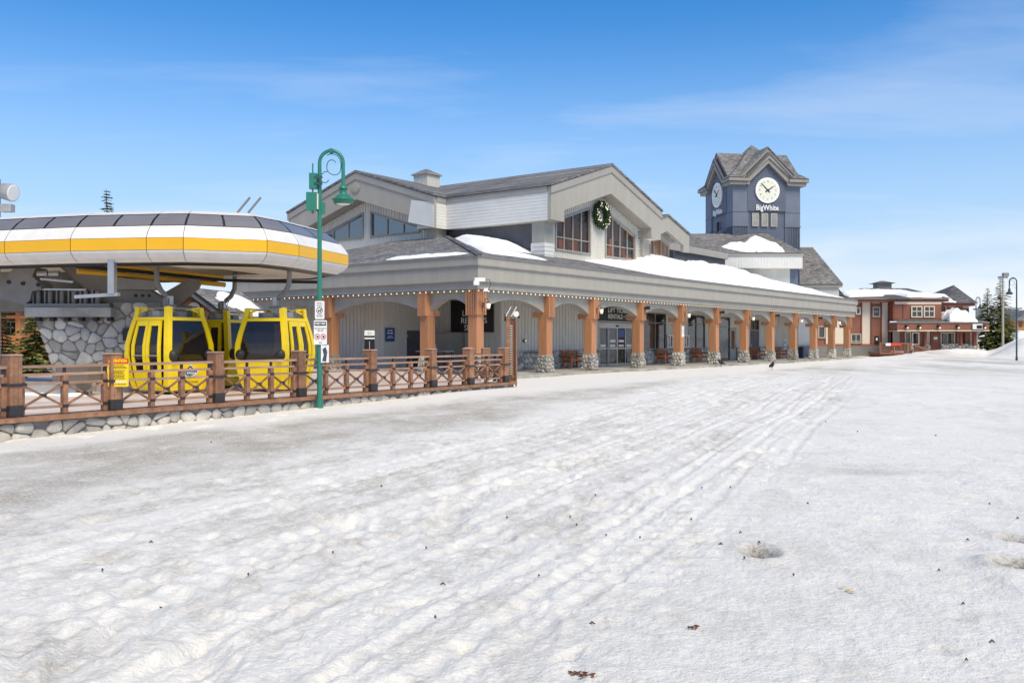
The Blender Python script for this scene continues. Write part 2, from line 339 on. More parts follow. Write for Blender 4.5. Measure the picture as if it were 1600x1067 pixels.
def stone_mb(mb, cell, fn, depth, rnd, rounds=1):
    c = cell
    for _ in range(rounds):
        c = [q for i in range(len(c)) for q in ((c[i][0]*.75+c[(i+1) % len(c)][0]*.25, c[i][1]*.75+c[(i+1) % len(c)][1]*.25), (c[i][0]*.25+c[(i+1) % len(c)][0]*.75, c[i][1]*.25+c[(i+1) % len(c)][1]*.75))]
    n = len(c); cx = sum(p[0] for p in c)/n; cy = sum(p[1] for p in c)/n; d = depth*rnd.uniform(.7, 1.3)
    tx, ty = rnd.uniform(-.25,.25)*d/.2, rnd.uniform(-.25,.25)*d/.2      # each face is tilted a little
    vs = [fn(x, y, -.02) for x, y in c] + [fn(cx+(x-cx)*.97, cy+(y-cy)*.97, d*.6) for x, y in c] + [fn(cx+(x-cx)*.82, cy+(y-cy)*.82, d*rnd.uniform(.85, 1.12)+(x-cx)*tx+(y-cy)*ty) for x, y in c] + [fn(cx, cy, d*1.0)]
    fs = [(k*n+i, k*n+(i+1) % n, (k+1)*n+(i+1) % n, (k+1)*n+i) for k in range(2) for i in range(n)] + [(2*n+i, 2*n+(i+1) % n, 3*n) for i in range(n)]
    mb.add(vs, fs, True); return mb
# ================================================================== the ground: packed, rutted snow
def vnoise(x, y, seed=0):
    xi = np.floor(x).astype(np.int64); yi = np.floor(y).astype(np.int64); xf = x-xi; yf = y-yi
    def h(a, b):
        n = (a*374761393 + b*668265263 + seed*1442695041) & 0xFFFFFFFF
        n = ((n ^ (n >> 13))*1274126177) & 0xFFFFFFFF
        return ((n ^ (n >> 16)) & 0xFFFF)/65535.0
    u = xf*xf*xf*(xf*(xf*6-15)+10); v = yf*yf*yf*(yf*(yf*6-15)+10)
    a = h(xi, yi); b = h(xi+1, yi); c = h(xi, yi+1); d = h(xi+1, yi+1)
    return (a+(b-a)*u)+((c+(d-c)*u)-(a+(b-a)*u))*v
def fbm(x, y, o=4, seed=0, g=.5):
    s = 0; a = 1; t = 0
    for i in range(o):
        s = s+a*vnoise(x*2**i+17.3*i, y*2**i-9.1*i, seed+i*7); t += a; a *= g
    return s/t-.5
def sstep(a, b, x):
    t = np.clip((x-a)/(b-a), 0, 1); return t*t*(3-2*t)
FD = Vector((.536, .844, 0)).normalized(); F0 = Vector((-9.4, 17.2, 0)); FN = Vector((FD.y, -FD.x, 0))   # fence line, outward normal (to the road)
LC = (-1.6, 40.6); LA = R(53.5); cu_, su_ = math.cos(LA), math.sin(LA)                                   # lodge corner and heading
def ground_base(X, Y):
    w = (X-F0.x)*FN.x+(Y-F0.y)*FN.y; t = (X-F0.x)*FD.x+(Y-F0.y)*FD.y
    z = -.20+.10*sstep(20, 36, Y)
    foot = -.27+.21*sstep(0, 17, t)                        # level of the snow at the foot of the fence wall
    k = (1-sstep(.3, 3.2, w))*(1-sstep(17, 21, t))
    z = z*(1-k)+(foot+.03)*k
    under = 1-sstep(-.35, -.05, w)                          # below the terrace slab
    v = -(X-LC[0])*su_+(Y-LC[1])*cu_; u = (X-LC[0])*cu_+(Y-LC[1])*su_
    under2 = sstep(-1.45, -1.1, v)*(1-sstep(56.2, 57, u))*sstep(-9, -7, u)
    un = np.maximum(under*(1-sstep(17.2, 17.8, t))*sstep(-40, -39, t), under2)
    un = np.maximum(un, sstep(-8.2, -7, v)*(1-sstep(-4.5, -3.6, u))*(1-sstep(-.35, -.05, w)))
    un = un*(1-sstep(75, 85, Y)*sstep(27, 31, X))
    # drop to the far building, snow banks and the hill on the right
    z = z-.22*sstep(86, 100, Y)
    z = z+.95*np.exp(-((X-48)/5.0)**2-((Y-98)/2.6)**2)+.45*np.exp(-((X-43.4)/2.5)**2-((Y-95)/3.0)**2)
    hill = sstep(0, 1, (X-.515*Y)/4.5)*sstep(79, 93, Y)
    z = z+1.75*hill*(1+.10*np.sin(X*.3+Y*.11))*(1+.5*fbm(X*.35,Y*.35,4,151))
    z = z*(1-un)+(-.34)*un
    return z, w, t, un
def build_ground():
    ang = np.concatenate([np.linspace(-180, -46, 68), np.linspace(-45, -34.5, 34), np.linspace(-34, 34, 800), np.linspace(34.5, 45, 34), np.linspace(46, 180, 68)])
    ang = np.radians(ang[:-1])
    rad = np.concatenate([[.4, 1, 1.8, 2.6, 3.2], 3.7*np.exp(np.linspace(0, math.log(130/3.7), 860)), np.geomspace(134, 6000, 40)])
    A, Rr = np.meshgrid(ang, rad); X = Rr*np.sin(A); Y = Rr*np.cos(A)
    z, w, t, un = ground_base(X, Y)
    near = 1-sstep(28, 75, Rr)
    # direction of the groomer and vehicle tracks
    tx, ty = .397, .918; s = X*tx+Y*ty; q = X*ty-Y*tx
    qw = q+.35*fbm(s*.12, q*.12, 3, 5)+.0022*s**2*0
    lum = fbm(X*4.2, Y*3.4, 4, 11, .62)+.9*np.abs(fbm(X*6.2+9, Y*4.8, 3, 13, .6))*2-.25                    # lumps of trodden snow
    fine = fbm(X*17, Y*13, 3, 23, .6)
    big = fbm(X*.35, Y*.35, 3, 31)
    side = sstep(-9.5, -8, q); open_r = sstep(-2.7, -.9, q+1.6*big)    # right of the tracks: smoother old snow
    rut = np.zeros_like(X)
    for c, wd, dp in ((-7.3,.07,.013),(-6.9,.10,.016),(-6.5,.06,.012),(-6.1,.08,.016),(-5.6,.07,.014),(-5.1,.10,.020),(-4.75,.06,.014),(-4.3,.08,.018),(-3.95,.06,.015),(-3.6,.07,.021),(-3.1,.10,.018),(-2.8,.06,.016),(-2.45,.07,.020),(-2.1,.06,.015),(-1.7,.08,.016)):
        d = (qw-c+.05*np.sin(s*.5+c*9))/wd; on = .35+.65*sstep(-.25, .15, fbm(s*.07+c*5, q*0+c*3, 2, 41)+.08)
        rut += on*dp*(-np.exp(-d*d)+.45*np.exp(-((np.abs(d)-1.6)/.55)**2))*(.6+1.2*np.clip(fbm(s*.8+c*7, q*2, 2, 47)+.4, 0, 1))
    tread = np.sin(s*2*math.pi/.33+2.2*fbm(q*1.2, s*.4, 2, 53)*6)*np.clip(fbm(qw*.9, s*.08, 2, 61)*3+.1, 0, 1)
    foot = -np.clip(fbm(X*1.7+4, Y*1.2, 2, 71)-.16, 0, 1)*.30   # scattered footprints
    rough = (.024*lum+.021*fine)*(1-.45*open_r)
    icy = sstep(-13.6, -12.6, q+1.1*big)*(1-sstep(-9.4, -7.9, q+1.6*big))
    rough = rough*(1-.45*icy)
    far_r = .14*fbm(X*.5, Y*.22, 4, 83)+.09*fbm(X*1.6, Y*.7, 4, 87, .6)
    hgt = rough+1.0*rut*(1-icy)*(1-.3*open_r)+.014*tread*(1-icy)*(1-.7*open_r)+foot*(1-.6*open_r)*(1-icy)+.07*big
    rf_ = np.random.RandomState(8); prints = np.zeros_like(X)            # boot prints trodden into the snow
    for _ in range(700):
        r0 = 4.5*(32/4.5)**rf_.rand(); a0 = np.radians(rf_.uniform(-33, 33)); x0, y0 = r0*np.sin(a0), r0*np.cos(a0); q0 = x0*ty-y0*tx
        if q0 < -9.2 or q0 > -1.6: continue
        i0, i1 = np.searchsorted(rad, [r0-.28, r0+.28]); j0, j1 = np.searchsorted(ang, [a0-.28/r0, a0+.28/r0]); sl = (slice(i0, i1), slice(j0, j1))
        th = rf_.normal(.41, .5)+(np.pi if rf_.rand() < .5 else 0); dx, dy = X[sl]-x0, Y[sl]-y0; l = dx*np.sin(th)+dy*np.cos(th); c_ = dx*np.cos(th)-dy*np.sin(th)
        e = (l/.145)**2+(c_/(.052+.012*np.tanh(l*14)))**2; dpt = rf_.uniform(.006, .018)
        prints[sl] += dpt*(-np.exp(-np.clip(e, 0, 30)**2.2)+.15*np.exp(-((np.sqrt(e)-1.25)/.22)**2))+.004*np.sin(l*2*np.pi/.035)*np.exp(-np.clip(e, 0, 30)**2)*(dpt > .016)
    hgt = hgt+prints*(1-icy*.6)
    def pit(px, py, r, d):
        p = at(px, py, 1.0); Yp = (H+.19)/((py-HOR)/F); Xp = (px-800)/F*Yp
        dd = np.hypot((X-Xp)/r[0], (Y-Yp)/r[1]); return -d*np.exp(-dd**2.5)+.35*d*np.exp(-((dd-1.5)/.5)**2), np.exp(-(dd*.95)**2)
    pitd = np.zeros_like(X)
    for a in ((1185,862,(.13,.20),.085),(1592,880,(.16,.18),.10),(1585,838,(.11,.15),.06),(1502,962,(.08,.08),.014),(1478,1012,(.08,.07),.014),(1350,735,(.45,.45),.02)):
        h_, m_ = pit(*a); hgt = hgt+h_; pitd = np.maximum(pitd, m_*(a[3]/.12))
    wallk = sstep(.02, .5, w)
    k = (near*.92+.08)*(1-un)*(1-.7*(1-wallk)*(1-sstep(17, 20, t)))
    z = z+hgt*k+far_r*(1-near)*(1-un)*(1-sstep(120, 200, Rr))
    # dirt carried by the snow: the walked strip along the fence, ruts, melt pits, scattered grime
    streak = fbm(qw*1.6, s*.10, 4, 91)+.5*fbm(qw*5, s*.35, 3, 95)
    grime = fbm(X*.8, Y*.55, 4, 101); patch = fbm(X*3.5, Y*2.2, 4, 103)
    trk = (1-open_r)*(1-icy)
    fleck = fbm(X*9, Y*5, 3, 131, .6)
    dirt = icy*np.clip(.54+.7*fbm(X*1.1, Y*.7, 4, 111)-1.5*np.clip(fleck-.12,0,1)+.4*patch, 0, 1)
    dirt = dirt+trk*np.clip(.13+1.0*streak+1.3*patch+.45*grime+1.2*fbm(X*10,Y*6,3,141,.65), 0, .95)*.55
    dirt = dirt+open_r*np.clip(.07+.7*grime+.7*patch+.6*fbm(X*8,Y*5,3,143,.6), 0, .5)*.5
    farband = sstep(36, 52, Y)*(1-sstep(95, 130, Y))
    dirt = dirt*(1-farband)+farband*np.clip(.30+1.3*fbm(X*.22, Y*.07, 4, 121)+1.0*fbm(X*.9,Y*.35,4,125,.6), 0, .85)*.85
    dirt = np.where(w < 3.2, dirt*sstep(1.2, 3.0, w+1.2*grime)+.03, dirt)*(1-.0*un)
    hillk = sstep(.05, .4, (z-.25)); dirt = dirt*(1-.85*hillk*sstep(70, 80, Y))
    dirt = np.clip(dirt+pitd*.75, 0, 1)*(1-sstep(150, 260, Rr))
    nr, na = X.shape; vs = np.stack([X, Y, z], -1).reshape(-1, 3)
    i, j = np.meshgrid(np.arange(nr-1), np.arange(na), indexing='ij'); j2 = (j+1) % na
    fs = np.stack([i*na+j, i*na+j2, (i+1)*na+j2, (i+1)*na+j], -1).reshape(-1, 4)
    me = bpy.data.meshes.new('ground'); me.vertices.add(len(vs)); me.vertices.foreach_set('co', vs.ravel())
    me.loops.add(fs.size); me.loops.foreach_set('vertex_index', fs.ravel().astype(np.int32))
    me.polygons.add(len(fs)); me.polygons.foreach_set('loop_start', np.arange(0, fs.size, 4, dtype=np.int32)); me.polygons.foreach_set('loop_total', np.full(len(fs), 4, dtype=np.int32))
    me.polygons.foreach_set('use_smooth', np.ones(len(fs), dtype=bool)); me.update()
    at_ = me.attributes.new('dirt', 'FLOAT', 'POINT'); at_.data.foreach_set('value', dirt.ravel().astype(np.float32))
    at2 = me.attributes.new('brown', 'FLOAT', 'POINT'); at2.data.foreach_set('value', np.clip(pitd, 0, 1).ravel().astype(np.float32))
    m, nt, b, N, L = new_mat('trodden_snow')
    ad = N('ShaderNodeAttribute'); ad.attribute_name = 'dirt'; ab = N('ShaderNodeAttribute'); ab.attribute_name = 'brown'
    tc = N('ShaderNodeTexCoord'); n1 = noise_node(N, L, tc.outputs['Object'], 26, 5, .7); n2 = noise_node(N, L, tc.outputs['Object'], 90, 3, .7)
    r1 = N('ShaderNodeMapRange'); L(n1.outputs['Fac'], r1.inputs['Value']); r1.inputs['From Min'].default_value = .3; r1.inputs['From Max'].default_value = .7; r1.inputs['To Min'].default_value = .2; r1.inputs['To Max'].default_value = 1.8
    ml = N('ShaderNodeMath'); ml.operation = 'MULTIPLY'; ml.use_clamp = True; L(ad.outputs['Fac'], ml.inputs[0]); L(r1.outputs[0], ml.inputs[1])
    sp = N('ShaderNodeMapRange'); L(n2.outputs['Fac'], sp.inputs['Value']); sp.inputs['From Min'].default_value = .56; sp.inputs['From Max'].default_value = .68
    spd = N('ShaderNodeMath'); spd.operation = 'MULTIPLY'; L(sp.outputs[0], spd.inputs[0]); spd.inputs[1].default_value = .9
    ads = N('ShaderNodeMath'); ads.operation = 'MULTIPLY_ADD'; L(spd.outputs[0], ads.inputs[0]); L(ad.outputs['Fac'], ads.inputs[1]); L(ml.outputs[0], ads.inputs[2]); ads.use_clamp = True
    mx = N('ShaderNodeMix'); mx.data_type = 'RGBA'; L(ads.outputs[0], mx.inputs[0]); mx.inputs[6].default_value = (.90,.875,.825,1); mx.inputs[7].default_value = (.44,.395,.325,1)
    mx2 = N('ShaderNodeMix'); mx2.data_type = 'RGBA'; bm0 = N('ShaderNodeMath'); bm0.operation = 'MULTIPLY'; L(ab.outputs['Fac'], bm0.inputs[0]); L(r1.outputs[0], bm0.inputs[1]); bm = N('ShaderNodeMath'); bm.operation = 'MULTIPLY'; bm.use_clamp = True; bm.inputs[1].default_value = 1.25; L(bm0.outputs[0], bm.inputs[0])
    L(bm.outputs[0], mx2.inputs[0]); L(mx.outputs[2], mx2.inputs[6]); mx2.inputs[7].default_value = (.09,.065,.04,1)
    L(mx2.outputs[2], b.inputs['Base Color']); b.inputs['Roughness'].default_value = .55; b.inputs['Specular IOR Level'].default_value = .3
    bp = N('ShaderNodeBump'); bp.inputs['Strength'].default_value = .9; bp.inputs['Distance'].default_value = .032; L(n1.outputs['Fac'], bp.inputs['Height'])
    bp2 = N('ShaderNodeBump'); bp2.inputs['Strength'].default_value = .4; bp2.inputs['Distance'].default_value = .008; L(n2.outputs['Fac'], bp2.inputs['Height']); L(bp.outputs[0], bp2.inputs['Normal']); L(bp2.outputs[0], b.inputs['Normal'])
    me.materials.append(m); o = link('ground', me); o['kind'] = 'structure'; return X, Y, z
GX, GY, GZ = build_ground()
def gz(x, y):
    d = (GX-x)**2+(GY-y)**2; i = np.unravel_index(np.argmin(d), d.shape); return float(GZ[i])

def FP(t, w=0.0, z=0.0): p = F0+FD*t+FN*w; return Vector((p.x, p.y, z))
def LW(u, v, z=0.0): return Vector((LC[0]+cu_*u-su_*v, LC[1]+su_*u+cu_*v, z))
def U(px, v): r = (px-800)/F; return (r*(LC[1]+cu_*v)-LC[0]+su_*v)/(cu_-r*su_)
def V(px, u): r = (px-800)/F; return (LC[0]+cu_*u-r*(LC[1]+su_*u))/(su_+r*cu_)
def ZL(py, u, v): return H+(HOR-py)/F*(LC[1]+su_*u+cu_*v)
# terrace behind the fence and covered walkway of the lodge
def flat(name, pts, z, m, thick=.3):
    mb = MB(); mb.prism([(p[0], p[1]) for p in pts], lambda a, b, t: (a, b, t), z-thick, z); o = mb.build(name, m); o['kind'] = 'structure'; return o
flat('terrace', [FP(-14,-.1), FP(17.6,-.1), LW(-5.2,-4.4), LW(-1.2,-1.25), LW(-1.2,4), LW(8,4), LW(8,30), (-60,70), (-45,8)], .085, M['paver'], .45)
flat('walkway', [LW(-1.2,-1.25), LW(56.3,-1.25), LW(56.3,8), LW(48,8), LW(48,3.9), LW(-1.2,3.9)], 0.0, M['concrete'])

# ================================================================== the lodge
LODGE = thing('lodge_building', 'long grey lodge with wooden arcade, stone column bases and two big gables', 'building', (LC[0], LC[1], 0), LA)
FB, F1_, F2_, FT = 3.82, 4.17, 4.85, 5.22          # fascia band heights
UE, VE = 55.7, 16.6
def Lpoly(o, inn): return [(-o, VE), (-o, -o), (UE+o*.3, -o), (UE+o*.3, inn+3), (inn, inn), (inn, VE)]
for i, (o, z0, z1) in enumerate(((.42, FB, F1_), (.56, F1_, F2_), (.64, F2_, FT))):
    MB().prism(Lpoly(o, .2), lambda a, b, t: (a, b, t), z0, z1).build('fascia_band', M['fascia'], LODGE)
for o, z in ((.565, F1_), (.645, F2_)):              # shadow-line flashing under each step
    MB().prism(Lpoly(o, .1), lambda a, b, t: (a, b, t), z-.03, z+.02).build('fascia_drip_edge', M['steel'], LODGE)
MB().prism(Lpoly(.70, .1), lambda a, b, t: (a, b, t), FT-.0, FT+.05).build('gutter_edge', M['steel'], LODGE)
MB().prism([(-.3,VE),(-.3,-.3),(UE,-.3),(UE,6),(46,6),(46,9),(3,9),(3,VE)], lambda a, b, t: (a, b, t), 3.72, 3.80).build('arcade_ceiling', M['soffit'], LODGE)
SL = .22
rz_ = lambda d: FT+.06+SL*(d+.7)
mb = MB(); pts = [(-.7,-.7),(UE+.15,-.7),(UE+.15,3.5),(49,7),(26,13),(13,13)]; mb.add([(u,v,rz_(v)) for u,v in pts], [tuple(range(6))]); mb.build('lower_roof', M['shing_x'], LODGE)
mb = MB(); pts = [(-.7,-.7),(13,13),(13,VE+.1),(-.7,VE+.1)]; mb.add([(u,v,rz_(u)) for u,v in pts], [(0,1,2,3)]); mb.build('lower_roof', M['shing_y'], LODGE)
MB().beam((-.7,-.7,rz_(-.7)+.02),(12.6,12.6,rz_(12.6)+.02),.3,.05).build('hip_cap', M['shing_dark'], LODGE)
# ---- columns and arches
CU = [0, 5.45, 9.62, 14.85, 20.05, 25.3, 30.4, 35.45, 40.45, 45.4, 50.2, 54.75]; CV = [2.87, 9.3, 15.8]
rs = random.Random(4)
def column(u, v, corner=False):
    c = MB().frustum((u,v),(.25,.25),(.24,.24),.8,.86).build('column', M['stone'], LODGE)
    MB().frustum((u,v),(.335,.335),(.27,.27),-.1,.82).build('base_core', M['mortar'], c)
    mb = MB()
    for k in range(4):
        a = k*math.pi/2; ca, sa = math.cos(a), math.sin(a)
        cells = voronoi([(-.34,0),(.34,0),(.285,.82),(-.285,.82)], .19, .19, rs.randint(0,9999), .018)
        def fn(s, z, d, ca=ca, sa=sa):
            n = .335-.065*z/.82+d; return (u+s*ca+n*sa, v+s*sa-n*ca, z)
        for ce in cells: stone_mb(mb, ce, fn, .035, rs, 1)
    mb.build('base_stones', M['stone'], c, 'stuff')
    MB().box(u-.275,u+.275,v-.275,v+.275,.815,.85).build('base_cap', M['concrete'], c)
    sh = MB(); pw = .47/4
    for i in range(4):                              # vertical planks cladding the shaft
        for (fx, fy) in ((0,-1),(-1,0),(0,1),(1,0)):
            s0 = -.235+i*pw; s1 = s0+pw-.008
            if fx == 0: sh.box(u+s0,u+s1,v+fy*.235-.02,v+fy*.235+.02,.85,2.72)
            else: sh.box(u+fx*.235-.02,u+fx*.235+.02,v+s0,v+s1,.85,2.72)
    sh.build('shaft_planks', M['post'], c)
    MB().box(u-.21,u+.21,v-.21,v+.21,.85,2.9).build('shaft_core', M['barn'], c)
    if corner: ub = MB(); e = .33; ub.box(u-e,u+e,v-e,v+e,2.7,FB); ub.build('upper_block', M['post'], c)
    else:
        onl = v > .5
        (MB().box(u-.40,u+.10,v-.25,v+.25,2.7,FB) if onl else MB().box(u-.25,u+.25,v-.40,v+.10,2.7,FB)).build('upper_block', M['post'], c)
        (MB().box(u+.11,u+.62,v-.24,v+.24,2.705,2.97) if onl else MB().box(u-.24,u+.24,v+.11,v+.62,2.705,2.97)).build('corbel', M['post'], c)
    e = .34 if corner else 0
    g = MB()
    for i in range(1, 5):                            # board joints of the upper block as thin proud battens
        if corner:
            x = u-.33+i*.132; g.box(x-.008,x+.008,v-.345,v-.331,2.7,FB); y = v-.33+i*.132; g.box(u-.345,u-.331,y-.008,y+.008,2.7,FB)
        else:
            if v > .5: y = v-.25+i*.1; g.box(u-.412,u-.401,y-.006,y+.006,2.7,FB)
            else: x = u-.25+i*.1; g.box(x-.006,x+.006,v-.412,v-.401,2.7,FB)
    g.build('board_joint', M['barn'], c)
    return c
for i, u in enumerate(CU): column(u, 0.0, i == 0)
for v in CV: column(0.0, v)
def arch(a0, a1, onu):
    n = 20; top = 3.9; sp_, cr = 2.90, 3.46
    pts = [(a0, top)] + [(a0, sp_-.05)]
    for i in range(n+1):
        th = math.pi*(1-i/n); x = (a0+a1)/2+(a1-a0)/2*math.cos(th)
        pts.append((x, sp_+(cr-sp_)*(1-abs(math.cos(th))**2.1)))
    pts += [(a1, sp_-.05), (a1, top)]
    vs = []; m = len(pts)
    for d in (-.07, .35):
        for a, z in pts: vs.append((a, d, z) if onu else (d, a, z))
    k = m-2; fs = []
    # front/back as strips from the curve up to the top edge
    for off in (0, m):
        tops = []
        for i in range(1, m-1):
            a, z = pts[i]; tops.append(len(vs)); d = -.07 if off == 0 else .35; vs.append((a, d, top) if onu else (d, a, top))
        for i in range(1, m-2): fs.append((off+i, off+i+1, tops[i], tops[i-1]))
    for i in range(1, m-2): fs.append((i, i+1, m+i+1, m+i))
    MB().add(vs, fs).build('arch_panel', M['siding'] if False else M['fascia'], LODGE)
for i in range(len(CU)-1): arch(CU[i]+.2, CU[i+1]-.2, True)
arch(.2, CV[0]-.2, False); arch(CV[0]+.2, CV[1]-.2, False); arch(CV[1]+.2, CV[2]-.2, False)
# ---- ground floor walls behind the arcade
def wall_u(name, u0, u1, v, z0, z1, m, th=.2): return MB().box(u0,u1,v,v+th,z0,z1).build(name, m, LODGE)
def wall_v(name, v0, v1, u, z0, z1, m, th=.2): return MB().box(u,u+th,v0,v1,z0,z1).build(name, m, LODGE)
def battens(host, horiz, a0, a1, plane, z0, z1, pitch=.3, w=.05, proud=.03, m=None):
    mb = MB(); n = max(1, int((a1-a0)/pitch))
    for i in range(n+1):
        a = a0+(a1-a0)*i/n; zz1 = z1(a) if callable(z1) else z1; zz0 = z0(a) if callable(z0) else z0
        if zz1-zz0 < .05: continue
        if horiz: mb.box(a-w/2,a+w/2,plane-proud,plane+.01,zz0,zz1)
        else: mb.box(plane-proud,plane+.01,a-w/2,a+w/2,zz0,zz1)
    return mb.build('battens', m or M['siding'], host, 'stuff')
VW = 3.5; UW0, UW1 = 6.5, 49.2
wA = wall_v('wall', 8.4, VE, 2.8, 0, 3.75, M['siding']); battens(wA, False, 8.45, VE, 2.8, 0, 3.72, .28)
wB = MB().box(3.0,6.5,8.4,8.6,0,3.75).build('wall', M['siding'], LODGE); battens(wB, True, 3.1, 6.5, 8.4, 0, 3.72, .28)
wC = wall_v('wall', VW, 8.4, 6.5, 0, 3.75, M['siding']); battens(wC, False, 3.6, 8.3, 6.5, 0, 3.72, .28)
SX0, SX1 = U(936, VW), U(990, VW)                      # sliding entrance
W1 = (U(1007, VW), U(1040, VW)); W2 = (U(1075, VW), U(1101, VW)); D3 = (U(1124, VW), U(1150, VW)); D4 = (U(1172, VW), U(1186, VW)); WX = (U(1140,VW), U(1148,VW))
segs = [(UW0+.2, SX0), (SX1, W1[0]), (W1[1], W2[0]), (W2[1], D3[0]), (D3[1], D4[0]), (D4[1], UW1)]
rw = random.Random(9)
for (a, b) in segs:
    o = wall_u('wall', a, b, VW, 0, 3.75, M['siding'])
    if b-a > .3: battens(o, True, a+.05, b-.05, VW, .97, 3.72, .3)
def wainscot(a, b, z1=.95, nearcut=14.0):
    o = MB().box(a, b, VW-.07, VW-.004, 0, z1).build('stone_wainscot', M['mortar'], LODGE)
    MB().box(a-.02, b+.02, VW-.16, VW-.002, z1+.001, z1+.07).build('sill_cap', M['concrete'], o)
    cells = voronoi([(a,0),(b,0),(b,z1),(a,z1)], .32, .30, rw.randint(0,9999), .022); far = MB(); fn = lambda s, z, d: (s, VW-.07-d, z)
    for c in cells:
        if sum(p[0] for p in c)/len(c) < nearcut: stone_mb(MB(), c, fn, .06, rw).build('stone', M['stone'], o)
        else: stone_mb(far, c, fn, .06, rw)
    if far.v: far.build('far_stones', M['stone'], o, 'stuff')
wainscot(UW0+.1, SX0-.05); wainscot(SX1+.05, D3[0]-.02); wainscot(D3[1]+.02, D4[0]-.02, .95); wainscot(D4[1]+.02, UW1)
# dim rooms behind the shop fronts
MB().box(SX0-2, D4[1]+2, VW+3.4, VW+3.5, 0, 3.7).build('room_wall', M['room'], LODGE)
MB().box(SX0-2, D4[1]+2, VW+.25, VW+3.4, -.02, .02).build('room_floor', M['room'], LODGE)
rr = random.Random(12)
def window_v(u0, u1, v, z0, z1, nx, nz=1, m='pane', fw=.06, fm='steel', rows=None):
    w = MB().box(u0,u1,v+.04,v+.06,z0,z1).build('window', M[m], LODGE)
    f = MB(); f.box(u0-.04,u1+.04,v-.03,v+.1,z0-fw,z0); f.box(u0-.04,u1+.04,v-.03,v+.1,z1,z1+fw)
    f.box(u0-fw,u0,v-.032,v+.1,z0,z1); f.box(u1,u1+fw,v-.032,v+.1,z0,z1)
    f.build('window_frame', M[fm], w)
    for i in range(1, nx): x = u0+(u1-u0)*i/nx; MB().box(x-.03,x+.03,v-.02,v+.08,z0,z1).build('mullion', M[fm], w)
    for z in (rows or []): MB().box(u0,u1,v-.018,v+.078,z-.025,z+.025).build('transom_bar', M[fm], w)
    return w
for (a, b) in (W1, W2):
    window_v(a, b, VW, 1.0, 3.35, 2, rows=[2.75]); wall_u('wall', a-.06, b+.06, VW, 3.42, 3.75, M['siding']); wall_u('wall', a-.06, b+.06, VW, 0, .94, M['siding'])
    for k in range(4):                                  # display stands and boards standing inside
        x = a+(b-a)*(k+.5)/4; MB().box(x-.25,x+.25,VW+.9+.3*k,VW+1.2+.3*k,0,rr.uniform(1.2,2.3)).build('display_board', [M['roomb'],M['signblue'],M['redwall'],M['curtain']][k], LODGE)
# entrance: header, four glazed leaves, transom
d0, d1 = SX0, SX1; ent = MB().box(d0,d1,VW-.02,VW+.12,2.32,2.66).build('entrance_header', M['galv'], LODGE)
wall_u('wall', d0, d1, VW+.02, 2.7, 3.75, M['siding'])
MB().box((d0+d1)/2-.12,(d0+d1)/2+.12,VW-.08,VW-.02,2.42,2.52).build('motion_sensor', M['black'], ent)
for k in range(4):
    a = d0+(d1-d0)*k/4; b = d0+(d1-d0)*(k+1)/4; off = 0 if k in (0,3) else .05
    lf = MB().box(a+.07,b-.07,VW+.05-off,VW+.06-off,.12,2.3).build('door_leaf', M['pane'], LODGE)
    f = MB(); f.box(a,a+.07,VW+.02-off,VW+.09-off,.0,2.318); f.box(b-.07,b-.003,VW+.02-off,VW+.09-off,0,2.318); f.box(a+.07,b-.07,VW+.02-off,VW+.09-off,0,.12); f.box(a+.07,b-.07,VW+.02-off,VW+.09-off,1.02,1.1)
    f.build('door_frame', M['galv'], lf)
    MB().box(a+.2,b-.25,VW+.03-off,VW+.045-off,1.16,1.3).build('decal', M['white'], lf)
    if k in (1,2): MB().box(a+.2,b-.2,VW+.03-off,VW+.045-off,1.45,1.6).build('decal', M['white'], lf)
    if k == 2: MB().box(a+.15,b-.15,VW+.03-off,VW+.045-off,1.75,2.25).build('decal', M['signblue'], lf)
# glazed door bay and the last dark door
window_v(D3[0]+.06, WX[0], VW, .1, 3.3, 1, rows=[2.6]); wall_u('wall', D3[0], D3[1], VW, 3.37, 3.75, M['siding'])
dl = MB().box(WX[0]+.1, D3[1]-.05, VW+.0, VW+.08, .02, 2.5).build('shop_door', M['wallgrey'], LODGE); MB().box(WX[0]+.35, D3[1]-.3, VW-.015, VW-.002, .9, 2.3).build('door_glass', M['pane'], dl); MB().box(D3[1]-.2,D3[1]-.14,VW-.06,VW-.001,1.0,1.2).build('handle', M['galv'], dl)
wall_u('wall', WX[0]+.1, D3[1], VW, 2.55, 3.36, M['siding'])
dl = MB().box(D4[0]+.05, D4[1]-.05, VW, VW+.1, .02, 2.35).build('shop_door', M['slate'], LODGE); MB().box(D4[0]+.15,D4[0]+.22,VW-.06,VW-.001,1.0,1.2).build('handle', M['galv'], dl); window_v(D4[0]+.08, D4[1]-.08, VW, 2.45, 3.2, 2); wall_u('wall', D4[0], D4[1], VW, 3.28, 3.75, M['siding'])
wall_v('wall', VW+.2, 12, UW1-.2, 0, 3.75, M['siding'])
# back-of-house door, left recess
door = MB().box(U(635,8.4), U(660,8.4), 8.33, 8.395, .02, 2.1).build('service_door', M['slate'], LODGE)
for z in (.4, 1.75): MB().box(U(635,8.4)-.03, U(635,8.4)+.03, 8.30, 8.33, z, z+.12).build('hinge', M['galv'], door)
